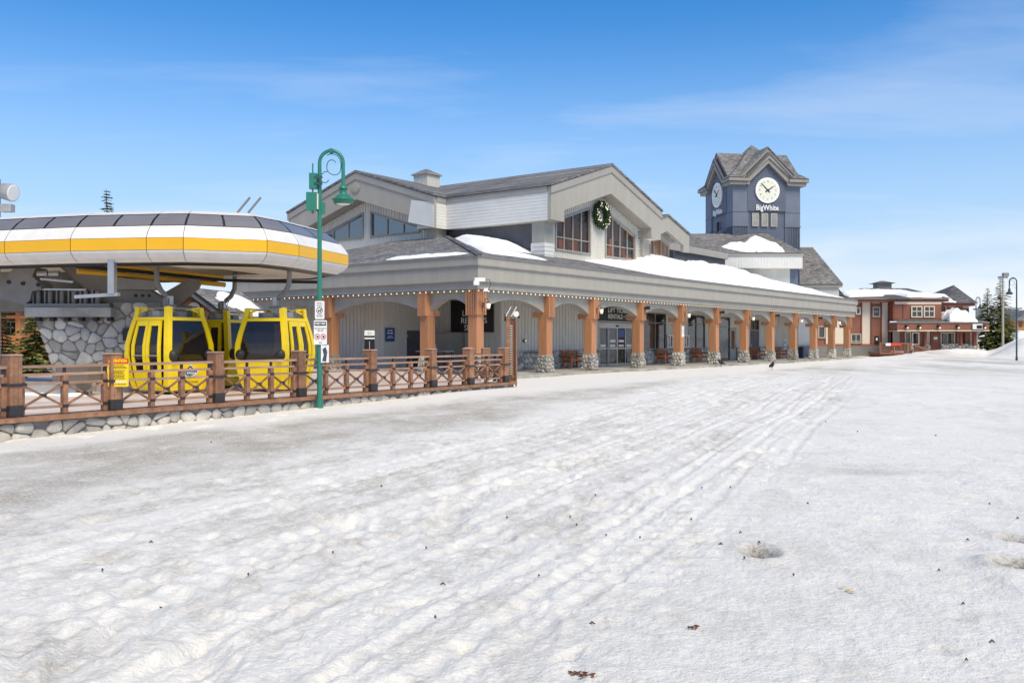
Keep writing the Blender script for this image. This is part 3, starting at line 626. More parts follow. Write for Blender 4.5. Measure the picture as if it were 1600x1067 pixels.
# ---- upper storeys: two gabled wings, mirror images across the hip
def wing(name, fn, glass_tri, deep):
    """fn(a,b,z)->local xyz; a runs along the gable (0 = apex line), b runs into the building (0 = barge-board plane)"""
    A, I = 6.78, 5.4; zE, zB, zA, zi, zI = 10.42, 8.5, 12.58, 9.2, 10.85
    g = MB().prism([(-A,zB),(-A,zE),(0,zA),(A,zE),(A,zB),(I,zB),(I,zi),(0,zI),(-I,zi),(-I,zB)], lambda a, z, t: fn(a, t, z), 0, .25).build(name, M['fascia'], LODGE)
    k = (zA-zE)/A
    for s in (-1, 1):                                  # raised verge board along the rake
        MB().prism([(0,zA+.02),(s*(A+.06),zE),(s*(A+.06),zE-.42),(0,zA-.40)], lambda a, z, t: fn(a, t, z), -.07, -.002).build('verge_board', M['trim'], g)
        MB().prism([(s*I,zB-.001),(s*I,zi),(0,zI),(0,zI+.1),(s*(I+.15),zi+.1),(s*(I+.15),zB-.001)], lambda a, z, t: fn(a, t, z), .26, 1.0).build('soffit', M['soffit'], g)
        MB().prism([(0,zA+.04),(s*(A+.12),zE+.03),(s*(A+.12),zE+.17),(0,zA+.19)], lambda a, z, t: fn(a, t, z), -.12, deep).build('roof', M['shing_y'] if glass_tri else M['shing_x'], g)
        # closed eave box along the side of the wing
        MB().prism([(s*A,zB+.002),(s*A,zE-.32),(s*(A-1.2),zE-.32),(s*(A-1.2),zB+.002)], lambda a, z, t: fn(a, t, z), .252, deep-.1).build('eave_siding', M['white_siding'], g)
        MB().prism([(s*(A+.05),zE-.315),(s*(A+.05),zE+.02),(s*(A-1.2),zE+.02),(s*(A-1.2),zE-.315)], lambda a, z, t: fn(a, t, z), .256, deep-.1).build('eave_trim', M['trim'], g)
        lap = MB()
        for q in range(1, 9):
            z = zB+q*.19; lap.prism([(s*(A+.012),z),(s*(A+.012),z+.022),(s*A,z+.03),(s*A,z)], lambda a, zz, t: fn(a, t, zz), .26, deep-.12)
        lap.build('lap_line', M['white_siding'], g, 'stuff')
        # slate wall under the eave
        MB().prism([(s*(A-.7),5.0),(s*(A-.7),zB),(s*(A-1.1),zB),(s*(A-1.1),5.0)], lambda a, z, t: fn(a, t, z), 1.62, deep-.2).build('side_wall', M['slate'], g)
        # corner pier
        MB().prism([(s*(A-.35),5.2),(s*(A-.35),zB-.002),(s*(A-1.25),zB-.002),(s*(A-1.25),5.2)], lambda a, z, t: fn(a, t, z), .7, 1.6).build('corner_pier', M['fascia'], g)
        p = MB(); p.prism([(s*(A-.31),5.2),(s*(A-.31),7.25),(s*(A-1.29),7.25),(s*(A-1.29),5.2)], lambda a, z, t: fn(a, t, z), .66, 1.64)
        for q in range(7): z = 5.6+q*.24; p.prism([(s*(A-.29),z),(s*(A-.29),z+.03),(s*(A-1.31),z+.03),(s*(A-1.31),z)], lambda a, zz, t: fn(a, t, zz), .64, 1.66)
        p.build('pier_siding', M['white_siding'], g)
    W = 5.55; zt = lambda a: zI+.15-abs(a)*.318
    wl = MB().prism([(-W,5.2),(-W,zt(W)),(0,zt(0)),(W,zt(W)),(W,5.2)], lambda a, z, t: fn(a, t, z), 1.0 if not glass_tri else 1.0, 1.15)
    # cut openings: build the wall as strips round the two windows instead
    wl = MB(); zb = 7.05 if not glass_tri else 8.5; w0, w1 = (.95, 4.85) if not glass_tri else (.38, 4.75); ztw = lambda a: (10.17-.32*abs(a)) if not glass_tri else (10.15-.325*abs(a))
    def strip(a0, a1, lo, hi): wl.add([fn(a, b, z) for b in (1.0, 1.15) for a, z in ((a0,lo(a0)),(a1,lo(a1)),(a1,hi(a1)),(a0,hi(a0)))], [(0,1,2,3),(7,6,5,4),(0,4,5,1),(1,5,6,2),(2,6,7,3),(3,7,4,0)])
    c5 = lambda a: 5.2; cb = lambda a: zb
    for s in (-1, 1):
        strip(s*w0, s*w1, c5, cb); strip(s*w0, s*w1, lambda a: max(ztw(a), zb+.02), zt); strip(s*w1, s*W, c5, zt)
    strip(-w0, w0, c5, zt)
    wl.build('gable_wall', M['siding'], g)
    bt = MB()
    def bat(a, lo, hi):
        if hi-lo > .05: bt.add([fn(x, b, z) for b in (.965, 1.0) for x, z in ((a-.025,lo),(a+.025,lo),(a+.025,hi),(a-.025,hi))], [(0,1,2,3),(0,4,5,1),(1,5,6,2),(2,6,7,3),(3,7,4,0)])
    a = -W+.1
    while a < W:
        if w0 < abs(a) < w1: bat(a, 5.2, zb-.13); bat(a, max(ztw(a), zb)+.13, zt(a))
        else: bat(a, 5.2, zt(a))
        a += .24
    bt.build('battens', M['siding'], g, 'stuff')
    for s in (-1, 1):
        zc = max(ztw(w1), zb+.16)
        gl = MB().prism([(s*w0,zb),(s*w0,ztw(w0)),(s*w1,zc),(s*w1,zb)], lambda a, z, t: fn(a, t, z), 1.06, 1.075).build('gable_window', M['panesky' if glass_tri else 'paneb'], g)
        f = MB()
        def bar(a0, z0, a1, z1, w=.10, f=f): f.beam(fn(a0, .99, z0), fn(a1, .99, z1), .14, w, up=fn(0,0,1) if False else (0,0,1))
        bar(s*(w0-.05), zb-.05, s*(w1+.05), zb-.05, .11); bar(s*(w0-.05), ztw(w0)+.06, s*(w1+.05), zc+.06, .11)
        f.add([], []); f.beam(fn(s*w0,.99,zb), fn(s*w0,.99,ztw(w0)), .12, .14); f.beam(fn(s*w1,.99,zb), fn(s*w1,.99,zc), .12, .14)
        f.build('window_frame', M['towertrim' if glass_tri else 'trim'], gl)
        n = 3 if glass_tri else 4
        for i in range(1, n):
            a = w0+(w1-w0)*i/n; MB().beam(fn(s*a,1.03,zb), fn(s*a,1.03,max(ztw(a),zb+.1)), .07, .07).build('mullion', M['trim'], gl)
        if not glass_tri: MB().beam(fn(s*w0,1.032,zb+.72), fn(s*w1,1.032,zb+.72), .07, .06).build('transom_bar', M['trim'], gl)
    # room behind the glass
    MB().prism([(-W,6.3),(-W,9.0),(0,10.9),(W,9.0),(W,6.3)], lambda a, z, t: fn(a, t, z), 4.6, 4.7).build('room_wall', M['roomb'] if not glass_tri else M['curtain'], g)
    MB().prism([(-W,6.6),(-W,6.7),(W,6.7),(W,6.6)], lambda a, z, t: fn(a, t, z), 1.2, 4.6).build('room_floor', M['room'], g)
    rq = random.Random(5)
    for i in range(14):                                 # added panels, toned to stand in for reflections in the panes
        a = -4.7+i*.72; h0 = rq.uniform(.7, 2.2); b0 = rq.uniform(1.3, 2.0)
        MB().prism([(a-.2,6.7),(a-.24+rq.uniform(-.1,.1),6.9+h0),(a+.2,6.9+h0+rq.uniform(-.3,.3)),(a+.26,6.7)], lambda a, z, t: fn(a, t, z), b0, b0+.1).build('reflection_panel', ([M['curtain'],M['white_siding'],M['grey']] if glass_tri else [M['roomb'],M['log'],M['curtain'],M['barn']])[rq.randrange(3 if glass_tri else 4)], g)
    for i in range(5):
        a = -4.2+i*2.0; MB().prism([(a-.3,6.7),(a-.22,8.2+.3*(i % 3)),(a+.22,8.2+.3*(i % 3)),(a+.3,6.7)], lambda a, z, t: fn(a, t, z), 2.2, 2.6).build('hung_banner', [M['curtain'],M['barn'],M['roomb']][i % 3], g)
    return g
GA, GB = 18.65, 4.0
gr = wing('gable', lambda a, b, z: (GA+a, GB+b, z), False, 21.4)
LA2, LB2 = 18.7, 10.7
gl_ = wing('gable', lambda a, b, z: (LB2+b, LA2-a, z), True, 14.5)
# white boxed end on the near eave of the left gable
MB().prism([(11.92-.01,8.495),(11.92-.01,10.05),(13.75,10.05+.3),(14.05,9.0)], lambda v, z, t: (t, v, z), LB2-.03, LB2-.004).build('boxed_eave_end', M['white_siding'], gl_)
MB().tube([(LB2-.02,18.7,11.62),(LB2-.08,18.7,11.62)], .36, 20).build('round_vent', M['fascia'], gl_)
MB().tube([(LB2-.075,18.7,11.62),(LB2-.10,18.7,11.62)], .26, 20).build('round_vent_louver', M['soffit'], gl_)
# roof cupola / vent stack
cu0, cv0 = 17.3, 18.4
cp = MB().box(cu0-.65,cu0+.65,cv0-.65,cv0+.65,11.6,13.32).build('cupola', M['siding'], LODGE)
bt = MB()
for i in range(8):
    x = -.62+i*.177; bt.box(cu0+x-.02,cu0+x+.02,cv0-.68,cv0-.65,11.9,13.3); bt.box(cu0-.68,cu0-.65,cv0+x-.02,cv0+x+.02,11.9,13.3)
bt.build('battens', M['siding'], cp, 'stuff'); MB().frustum((cu0,cv0),(.8,.8),(.1,.1),13.37,13.78).build('cupola_roof', M['shing_x'], cp); MB().box(cu0-.8,cu0+.8,cv0-.8,cv0+.8,13.30,13.37).build('cupola_eave', M['trim'], cp)
# small third gable further along
def gable3():
    c, hw, v0 = 30.4, 3.7, 6.0; zA, zE = 10.86, 9.75
    g = MB().prism([(c-hw,8.55),(c-hw,zE),(c,zA),(c+hw,zE),(c+hw,8.4),(c+hw-1,8.4),(c+hw-1,8.9),(c,9.75),(c-hw+1,8.9),(c-hw+1,8.55)], lambda a, z, t: (a, t, z), v0, v0+.25).build('gable', M['fascia'], LODGE)
    for s in (-1, 1):
        MB().prism([(c,zA+.03),(c+s*(hw+.1),zE+.03),(c+s*(hw+.1),zE+.16),(c,zA+.16)], lambda a, z, t: (a, t, z), v0-.1, v0+9).build('roof', M['shing_x'], g)
        MB().prism([(c+s*(hw-.5),5),(c+s*(hw-.5),8.6),(c+s*(hw-.8),8.6),(c+s*(hw-.8),5)], lambda a, z, t: (a, t, z), v0+1.0, v0+9).build('side_wall', M['slate'], g)
    MB().prism([(c-hw+.8,5),(c-hw+.8,9.9),(c,10.3),(c+hw-.8,9.9),(c+hw-.8,5)], lambda a, z, t: (a, t, z), v0+1.3, v0+1.4).build('gable_wall', M['siding'], g)
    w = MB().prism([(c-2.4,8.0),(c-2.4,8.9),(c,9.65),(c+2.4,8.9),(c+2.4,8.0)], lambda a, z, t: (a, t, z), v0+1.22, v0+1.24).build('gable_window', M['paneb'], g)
    for i in range(5): x = c-2.4+i*1.2; MB().box(x-.05,x+.05,v0+1.15,v0+1.21,8.0,9.65-abs(x-c)*.31).build('mullion', M['trim'], w)
    MB().box(c-hw+.9,c+hw-.9,v0+1.1,v0+1.295,5.5,7.9).build('apron_wall', M['white_siding'], g)
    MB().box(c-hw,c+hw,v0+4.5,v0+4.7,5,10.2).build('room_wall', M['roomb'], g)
    MB().box(c+hw-.6,47,v0+2.6,v0+2.8,5,9.3).build('link_wall', M['slate'], g); MB().box(c+hw-.6,47,v0+2.3,v0+2.8,8.9,9.45).build('link_trim', M['trim'], g)
gable3()

# ---- snow lying on the lodge roof
def snow_patch(name, label, u0, u1, v0, v1, thick, zroof, nu=90, nv=30, parent_xf=True):
    us = np.linspace(u0, u1, nu); vs_ = np.linspace(v0, v1, nv); Uu, Vv = np.meshgrid(us, vs_, indexing='ij')
    t0 = thick(Uu, Vv); t = t0*(1+.45*fbm(Uu*.7, Vv*.7, 3, 7))+(.10*fbm(Uu*1.9, Vv*1.9, 3, 9)+.16*np.abs(fbm(Uu*1.1+3, Vv*1.3, 2, 15)))*(t0 > .02)*np.clip(t0*4, 0, 1)-.02; Z = zroof(Uu, Vv)+np.where(t > .012, t, -.06)
    P = np.stack([Uu, Vv, Z], -1).reshape(-1, 3); P2 = np.stack([Uu, Vv, zroof(Uu, Vv)-.07], -1).reshape(-1, 3)
    fs = []
    keep = (t > .012)
    for i in range(nu-1):
        for j in range(nv-1):
            if keep[i:i+2, j:j+2].any(): fs.append((i*nv+j, (i+1)*nv+j, (i+1)*nv+j+1, i*nv+j+1))
    mb = MB(); mb.add(P.tolist(), fs, True); o = mb.build(name, M['snow']); tag(o, label, None, kind='stuff')
    if parent_xf: o.location = (LC[0], LC[1], 0); o.rotation_euler = (0, 0, LA)
    return o
def interp(x, xs, ys): return np.interp(x, xs, ys)
snow_patch('roof_snow', 'deep snow drift lying on the arcade roof below the gables', 12, 55.6, -.62, 6.9,
    lambda u, v: interp(u, [12.8,15.8,17.5,20,23.5,25,27,31,33.5,36,39,43,47,49.5,52,54,55.4], [-.2,-.12,.10,.34,.55,.95,1.02,.78,.72,1.08,1.0,.72,.38,.30,.42,.22,0])*(.25+.75*sstep(-.3, 4.5, v))*sstep(-.55, .35, v), lambda u, v: rz_(v)+.0*u, 160, 30)
snow_patch('roof_snow', 'snow heap on the roof beside the dark slate wall', 1.0, 12.45, 0, 11.5,
    lambda u, v: -.03+(.50*sstep(2.5, 11.5, u)*sstep(5.0, 7.6, v)*(1-.45*sstep(9, 11.5, v))+.20*(1-sstep(6, 9, u))*sstep(.2, 2, v))*sstep(.4, 1.6, u-v), lambda u, v: rz_(v)+.0*u, 60, 60)
snow_patch('roof_snow', 'thin strip of snow along the left eave of the lodge roof', -.6, .9, .2, 6.0,
    lambda u, v: .13*np.exp(-((u-.1)/.35)**2)*sstep(.2, 1.5, v)*(1-sstep(4.5, 6, v)), lambda u, v: rz_(u)+.0*v, 16, 60)
# ================================================================== clock tower
TW = 7.1; TH_ = R(9.7); tdx = Vector((math.cos(TH_), math.sin(TH_), 0)); tdy = Vector((-math.sin(TH_), math.cos(TH_), 0))
_c = Vector((.2413*90, 90, 0))+tdx*TW/2+tdy*TW/2
TOWER = thing('clock_tower', 'blue-grey clock tower with gabled shingle roof behind the lodge', 'tower', (_c.x, _c.y, 0), TH_)
hw = TW/2
MB().box(-hw+.12,hw-.12,-hw+.12,hw-.12,0,17.2).build('tower_wall', M['tower'], TOWER)
lap = MB()
for k in range(46):
    z = 7.6+k*.21
    if z < 17.0: lap.box(-hw+.08,hw-.08,-hw+.08,hw-.08,z,z+.06)
lap.build('lap_siding', M['tower2'], TOWER, 'stuff')
cw = 1.62
for sx in (-1, 1):
    for sy in (-1, 1):
        x0, x1 = (-hw, -hw+cw) if sx < 0 else (hw-cw, hw); y0, y1 = (-hw, -hw+cw) if sy < 0 else (hw-cw, hw)
        p = MB().box(x0,x1,y0,y1,12.9,16.9).build('corner_panel', M['tower2'], TOWER)
        MB().box(x0-.05,x1+.05,y0-.05,y1+.05,12.78,12.9).build('ledge', M['tower2'], p)
        MB().box(x0-.02,x1+.02,y0-.02,y1+.02,14.17,14.23).build('belt', M['slate'], p)
        q = MB().box(x0+.03,x1-.03,y0+.03,y1-.03,6,12.78).build('corner_siding', M['tower'], p)
        b = MB()
        for i in range(7):
            a = x0+.06+i*(cw-.12)/6; b.box(a-.03,a+.03,y0+.0,y1-.0,6,12.77)
            a = y0+.06+i*(cw-.12)/6; b.box(x0+.0,x1-.0,a-.03,a+.03,6,12.77)
        b.build('battens', M['tower'], p, 'stuff')
MB().box(-hw+.05,hw-.05,-hw+.05,hw-.05,14.12,14.2).build('belt_course', M['slate'], TOWER)
# roof: low pyramid + four gables with double barge boards
eo = hw+.44; zr = 17.05
for sx in (-1, 1):
    for sy in (-1, 1):
        def eb(name, g0, e0, z0, z1, m):
            x0, x1 = sorted((sx*g0, sx*e0)); y0, y1 = sorted((sy*g0, sy*e0)); return MB().box(x0,x1,y0,y1,z0,z1).build(name, M[m], TOWER)
        eb('eave_lower', 2.05, eo, 16.82, 17.15, 'towertrim'); eb('eave_upper', 2.1, eo+.2, 17.16, 17.45, 'towertrim'); eb('eave_edge', 2.2, eo+.1, 17.452, 17.50, 'slate'); eb('eave_groove', 2.06, eo+.06, 17.12, 17.17, 'slate')
ov = eo+.24
for sx in (-1, 1):                                        # bell-cast skirts at the four corners, steep pyramid above
    for sy in (-1, 1):
        c_ = lambda a, b, z: (sx*a, sy*b, z)
        MB().add([c_(2.2,ov,17.5), c_(ov,ov,17.5), c_(ov,2.2,17.5), c_(2.9,2.9,18.55), c_(2.2,2.9,18.55), c_(2.9,2.2,18.55)], [(0,1,3,4),(1,2,5,3)]).build('roof_skirt', M['shing_x'], TOWER)
MB().add([(-2.9,-2.9,18.55),(2.9,-2.9,18.55),(2.9,2.9,18.55),(-2.9,2.9,18.55),(0,0,21.6)], [(0,1,4),(1,2,4),(2,3,4),(3,0,4)]).build('pyramid_roof', M['shing_x'], TOWER)
for k in range(4):
    a = k*math.pi/2; ca, sa = math.cos(a), math.sin(a)
    def fn(x, z, t, ca=ca, sa=sa): return (x*ca+t*sa, x*sa-t*ca, z)      # t = distance out from the centre
    gw, za, zb = 2.0, 20.3, 17.3; gi = 1.78
    g = MB().prism([(-gw,zb-.3),(0,19.45),(gw,zb-.3),(gw,14.3),(-gw,14.3)], fn, hw-.3, hw+.05).build('gable_wall', M['tower'], TOWER)
    lp = MB()
    for q in range(26):
        z = 14.35+q*.19; w = min(gw, max(0, (19.35-z)/(19.45-zb+.3)*gw)) if z > 17 else gw
        if w > .1: lp.prism([(-w,z),(w,z),(w,z+.035),(-w,z+.035)], fn, hw+.05, hw+.07)
    lp.build('lap_line', M['slate'], g, 'stuff')  # dark slate strips paint in the shadow line of each lap
    for s in (-1, 1):
        MB().prism([(0,19.0+.0),(0,19.45),(s*(gw+.32),zb+.15),(s*(gw+.32),zb-.48),(s*gw,zb-.48),(s*gw,zb-.16)], fn, hw+.051, eo+.02).build('inner_barge', M['towertrim'], g)
        MB().prism([(0,19.45+.01),(0,19.72),(s*(gw+.45),zb+.2),(s*(gw+.45),zb+.05)], fn, hw+.2, eo+.16).build('inner_barge_lip', M['towertrim'], g)
        MB().prism([(0,20.1),(0,20.55),(s*(gw+.75),zb+.60),(s*(gw+.45),zb+.42)], fn, hw+.2, eo-.25).build('outer_barge', M['towertrim'], g)
        MB().prism([(0,20.56),(0,20.68),(s*(gw+.82),zb+.70),(s*(gw+.82),zb+.56)], fn, .3, eo-.15).build('gable_roof', M['shing_x'], g)
    MB().prism([(-gw-.6,zb+.2),(0,20.05),(gw+.6,zb+.2),(gw+.35,zb+.1),(0,19.75),(-gw-.35,zb+.1)], fn, hw+.2, hw+.6).build('gable_recess', M['slate'], g)
    if k in (0, 3):                                   # the two faces in view carry clocks and lettering
        cz = 16.35; rc = 1.26
        cl = MB().tube([fn(0,cz,hw+.086), fn(0,cz,hw+.22)], rc, 48).build('clock_ring', M['white'], TOWER)
        MB().tube([fn(0,cz,hw+.2), fn(0,cz,hw+.235)], rc*.84, 40).build('clock_face', M['face'], cl)
        def hand(ang, l, w, back=.28):
            dx, dz = math.sin(ang), math.cos(ang); px_, pz_ = dz, -dx
            pts = [(-dx*back+px_*w*1.4, cz-dz*back+pz_*w*1.4), (dx*l+px_*w*.5, cz+dz*l+pz_*w*.5), (dx*l-px_*w*.5, cz+dz*l-pz_*w*.5), (-dx*back-px_*w*1.4, cz-dz*back-pz_*w*1.4)]
            return MB().prism(pts, fn, hw+.25, hw+.275)
        hand(R(57), .72, .055).build('hour_hand', M['black'], cl); hand(R(-45), .98, .045).build('minute_hand', M['black'], cl)
        for h_ in range(1, 13):
            t = text_mb(str(h_), .26, ext=.004); x = math.sin(R(30*h_))*rc*.68; z = cz+math.cos(R(30*h_))*rc*.68
            o_ = fn(x, z, hw+.238); t.xf(frame(o_, (ca, sa, 0))).build('numeral', M['black'], cl)
        t = text_mb('BigWhite', .74, width=2.35, bold=.012, ext=.03); t.xf(frame(fn(0,14.62,hw+.12), (ca, sa, 0))).build('lettering', M['white'], TOWER)
    if k == 0:
        for i in range(3):
            x = -1.22+i*.98; w = MB().prism([(x-.3,12.85),(x+.3,12.85),(x+.3,14.05),(x-.3,14.05)], fn, hw+.02, hw+.05).build('louver_window', M['grey'], TOWER)
            f = MB()
            for (a0,a1,z0,z1) in ((x-.34,x-.26,12.8,14.1),(x+.26,x+.34,12.8,14.1),(x-.26,x+.26,12.8,12.88),(x-.26,x+.26,14.02,14.1)): f.prism([(a0,z0),(a1,z0),(a1,z1),(a0,z1)], fn, hw-.1, hw+.09)
            f.build('louver_frame', M['wallgrey'], w)
            l = MB()
            for q in range(9): z = 12.92+q*.12; l.prism([(x-.26,z),(x+.26,z),(x+.26,z+.05),(x-.26,z+.05)], fn, hw+.05, hw+.075)
            l.build('louver_slats', M['concrete'], w, 'stuff')
    if k == 3:                                        # vents and floodlight brackets low on the left face
        MB().prism([(-.1,12.2),(.1,12.2),(.1,13.6),(-.1,13.6)], fn, hw+.02, hw+.2).build('conduit', M['black'], TOWER)
        for x in (-1.3, .2, 1.2): MB().prism([(x-.35,12.0),(x+.3,12.0),(x+.1,12.6)], fn, hw+.02, hw+.5).build('vent_hood', M['tower2'], TOWER)

# ================================================================== block in front of the tower, and the steep roofed block beside it
AY = 85.0; ax0, ax1 = (1090-800)/F*AY, (1254-800)/F*AY
ANX = thing('tower_annex_building', 'pale sided lodge annex with shingle roof at the foot of the clock tower', 'building', (ax0, AY, 0))
aw = ax1-ax0; zE = 9.4
MB().box(0,aw,0,1.0,8.25,9.38).build('eave_band', M['white_siding'], ANX); battens(ANX, True, .1, aw-.05, 0, 8.27, 9.3, .26, .04, .03, M['white_siding'])
MB().box(-.05,aw+.1,-.1,1.0,9.381,9.62).build('eave_trim', M['trim'], ANX)
MB().box(.6,aw-.9,.9,1.1,4.6,8.25).build('annex_wall', M['siding'], ANX); battens(ANX, True, .7, aw-1, .9, 4.7, 8.2, .26)
MB().box(aw-.9,aw-.15,.92,6,4.6,8.24).build('annex_side_wall', M['tower'], ANX)
MB().add([(-2.6,-.15,9.63),(aw+.15,-.15,9.63),(aw-1.7,5.6,12.1),(-2.6,5.6,12.1),(aw+.15,9,9.63)], [(0,1,2,3),(1,4,2)]).build('annex_roof', M['shing_x'], ANX)
SB = thing('hip_roofed_building', 'grey block with steep shingle hip roof right of the clock tower', 'building', (0, 92, 0))
x0, x1 = (1244-800)/F*92, (1315-800)/F*92
MB().box(x0,x1-.15,.3,7,4.6,7.0).build('wall', M['siding'], SB); battens(SB, True, x0+.1, x1-.2, .3, 4.6, 6.95, .3)
for xx in (x0+.3, x1-.5): MB().box(xx-.2,xx+.2,6.4,6.8,-.3,4.6).build('support_post', M['post'], SB)
MB().box(x0-.1,x1+.1,0,7.4,6.9,7.16).build('eave_trim', M['trim'], SB)
MB().add([(x0-.2,-.1,7.17),(x1+.15,-.1,7.17),(x1-1.75,3.5,11.25),(x0-.2,3.5,11.25),(x1+.15,7.5,7.17),(x0-.2,7.5,7.17)], [(0,1,2,3),(1,4,2),(4,5,3,2)]).build('hip_roof', M['shing_dark'] if False else M['shing_x'], SB)
MB().add([(x1-.2,3,8.0),(x1+1.9,3,5.6),(x1+1.9,8,5.6),(x1-.2,8,8.0)], [(0,1,2,3)]).build('lean_to_roof', M['shing_dark'], SB)
def blob_snow(name, label, pts, Y0, slope, thick, z0, seed=1, Z=None, n=44):
    """a snow slab over polygon pts (x,y) in plan, laid on plane z=z0+slope*(y-Y0)"""
    xs = [p[0] for p in pts]; ys = [p[1] for p in pts]
    gx = np.linspace(min(xs), max(xs), n); gy = np.linspace(min(ys), max(ys), n); mb = MB(); idx = {}
    def edge(p):
        if not inside(pts, p): return 0
        d = 1e9
        for i in range(len(pts)):
            a, b = pts[i], pts[(i+1) % len(pts)]; l2 = (b[0]-a[0])**2+(b[1]-a[1])**2
            t = max(0, min(1, ((p[0]-a[0])*(b[0]-a[0])+(p[1]-a[1])*(b[1]-a[1]))/l2)); d = min(d, math.hypot(p[0]-a[0]-t*(b[0]-a[0]), p[1]-a[1]-t*(b[1]-a[1])))
        return d
    vs = []; kp = []
    for x in gx:
        for y in gy:
            e = edge((x, y)); base = Z(x, y) if Z else z0+slope*(y-Y0)
            nz = mnoise.noise(Vector((x*.7, y*.7, seed)))+.5*mnoise.noise(Vector((x*2.3, y*2.3, seed))); e2 = e+.25*nz
            h = thick*min(1, (max(e2, .001)/(thick*1.2)))**.6*(1+.35*nz) if e > 0 and e2 > 0 else -.05
            vs.append((x, y, base+h)); kp.append(e > 0)
    fs = []
    for i in range(n-1):
        for j in range(n-1):
            q = (i*n+j, (i+1)*n+j, (i+1)*n+j+1, i*n+j+1)
            if any(kp[k] for k in q): fs.append(q)
    mb.add(vs, fs, True); o = mb.build(name, M['snow']); return tag(o, label, None, kind='stuff')
ar = lambda x, y: 9.63+(12.1-9.63)/5.75*(y-AY+.15)
blob_snow('roof_snow', 'mound of snow on the annex roof below the clock tower', [(ax0+2.4,AY+1.6),(ax0+3.2,AY+.9),(ax0+4.3,AY+.1),(ax0+8.2,AY+.1),(ax0+7.6,AY+2.3),(ax0+6.8,AY+4.2),(ax0+6.0,AY+4.0),(ax0+4.8,AY+2.5)], 0, 0, .42, 0, 3, ar)

# ================================================================== red-brown building at the end of the street
BY = 105.0
BR = thing('brown_building', 'red-brown and cream two-storey building with snowy hip roof at the street end', 'building', (0, BY, 0))
bx = lambda p: (p-800)/F*BY
bz = lambda p: H+(HOR-p)/F*BY
def bbox(name, p0, p1, q0, q1, y0, y1, m, par=None): return MB().box(bx(p0),bx(p1),y0,y1,bz(q1),bz(q0)).build(name, M[m], par or BR)
bbox('wall', 1276, 1389, 471, 541, 0, 12, 'cream'); bbox('foundation', 1272, 1392, 541, 562, -.12, 12, 'found'); bbox('base_trim', 1276, 1389, 537.5, 541.2, -.1, .5, 'redwall')
for a, b in ((1277,1289),(1328,1345.5),(1361,1376)): bbox('brown_strip', a, b, 474, 537.4, -.08, .5, 'redwall')
for a, b in ((1276,1278),(1288,1290),(1344,1346.5),(1360,1362),(1375,1377.5),(1387,1389.5)): bbox('corner_trim', a, b, 473, 537.4, -.14, .4, 'redtrim')
def bwin(a, b, q0, q1, y, nx=2, bar=None, m='pane', fm='cream', back='curtain'):
    w = MB().box(bx(a),bx(b),y-.08,y-.06,bz(q1),bz(q0)).build('window', M[m], BR)
    f = MB(); t = .12
    X0,X1,Z0,Z1 = bx(a),bx(b),bz(q1),bz(q0)
    f.box(X0-t,X0,y-.16,y,Z0-t,Z1+t); f.box(X1,X1+t,y-.16,y,Z0-t,Z1+t); f.box(X0,X1,y-.16,y,Z0-t,Z0); f.box(X0,X1,y-.16,y,Z1,Z1+t); f.build('window_frame', M[fm], w)
    for i in range(1, nx): x = X0+(X1-X0)*i/nx; MB().box(x-.04,x+.04,y-.14,y-.05,Z0,Z1).build('mullion', M[fm], w)
    if bar: MB().box(X0,X1,y-.139,y-.05,bz(bar)-.04,bz(bar)+.04).build('window_bar', M[fm], w)
    MB().box(X0,X1,y-.05,y-.03,Z0,Z1).build('blind', M[back], w)
bwin(1364,1372.5,481,494,-.08,1,487,fm='wallgrey',back='room'); bwin(1330,1343,523,535,-.08,2,533,fm='wallgrey',back='room'); bwin(1279,1287,511,527,-.08,1,fm='wallgrey'); bwin(1338,1342,482,490,-.08,1)
d = bbox('door', 1366, 1372.5, 525, 538, -.16, -.05, 'signblack'); bbox('door_notice', 1367.5, 1370.5, 528, 532, -.19, -.165, 'white', d)
bbox('eave_fascia', 1318, 1474, 468.5, 472, -1.3, 12, 'redtrim'); bbox('eave_lip', 1318, 1474.5, 466.8, 468.4, -1.45, 12, 'soffit')
# projecting upper storey
bbox('upper_wall', 1389.5, 1463, 476, 499, -1.2, 6, 'redwall'); bbox('upper_cream_band', 1389, 1463.3, 472.2, 476, -1.22, 6, 'cream'); bbox('upper_trim', 1389, 1463.5, 498, 500.5, -1.28, 6, 'redtrim'); bbox('corner_trim', 1388, 1390.5, 472.3, 500, -1.3, 4, 'redtrim'); bbox('corner_trim', 1403.5, 1404.5, 477, 498, -1.26, 0, 'redtrim')
for a, b in ((1417.5,1431.5),(1437,1450.5)): bwin(a, b, 480.5, 495, -1.2, 2, 487)
# pent roof and fascia over the shop front
MB().add([(bx(1383),-3.4,bz(504.5)),(bx(1523),-3.4,bz(504.5)),(bx(1521),-1.2,bz(499.5)),(bx(1388),-1.2,bz(499.5))], [(0,1,2,3)]).build('pent_roof', M['shing_dark'], BR)
bbox('shop_fascia', 1383, 1522, 505, 517, -3.3, -1, 'redwall'); bbox('shop_fascia_lip', 1382.5, 1522.5, 504.2, 505.2, -3.42, -1, 'soffit'); bbox('shop_fascia_trim', 1383, 1522.5, 516.5, 518, -3.35, -1, 'cream')
bbox('shop_wall', 1389, 1521, 517, 549, -1.0, 6, 'redwall')
for a, b, m in ((1389,1399,'wallgrey'),(1436.5,1446,'wallgrey')): bbox('wall_panel', a, b, 518, 537, -1.1, -.5, m)
bwin(1409,1415,520,537,-1.0,1,fm='curtain'); bwin(1420,1428,521,537,-1.0,1,fm='white'); bwin(1464,1483,521,537,-1.0,2,fm='wallgrey'); bwin(1489,1500,521,537,-1.0,1,fm='redtrim'); bwin(1510,1518,521,537,-1.0,1,fm='wallgrey')
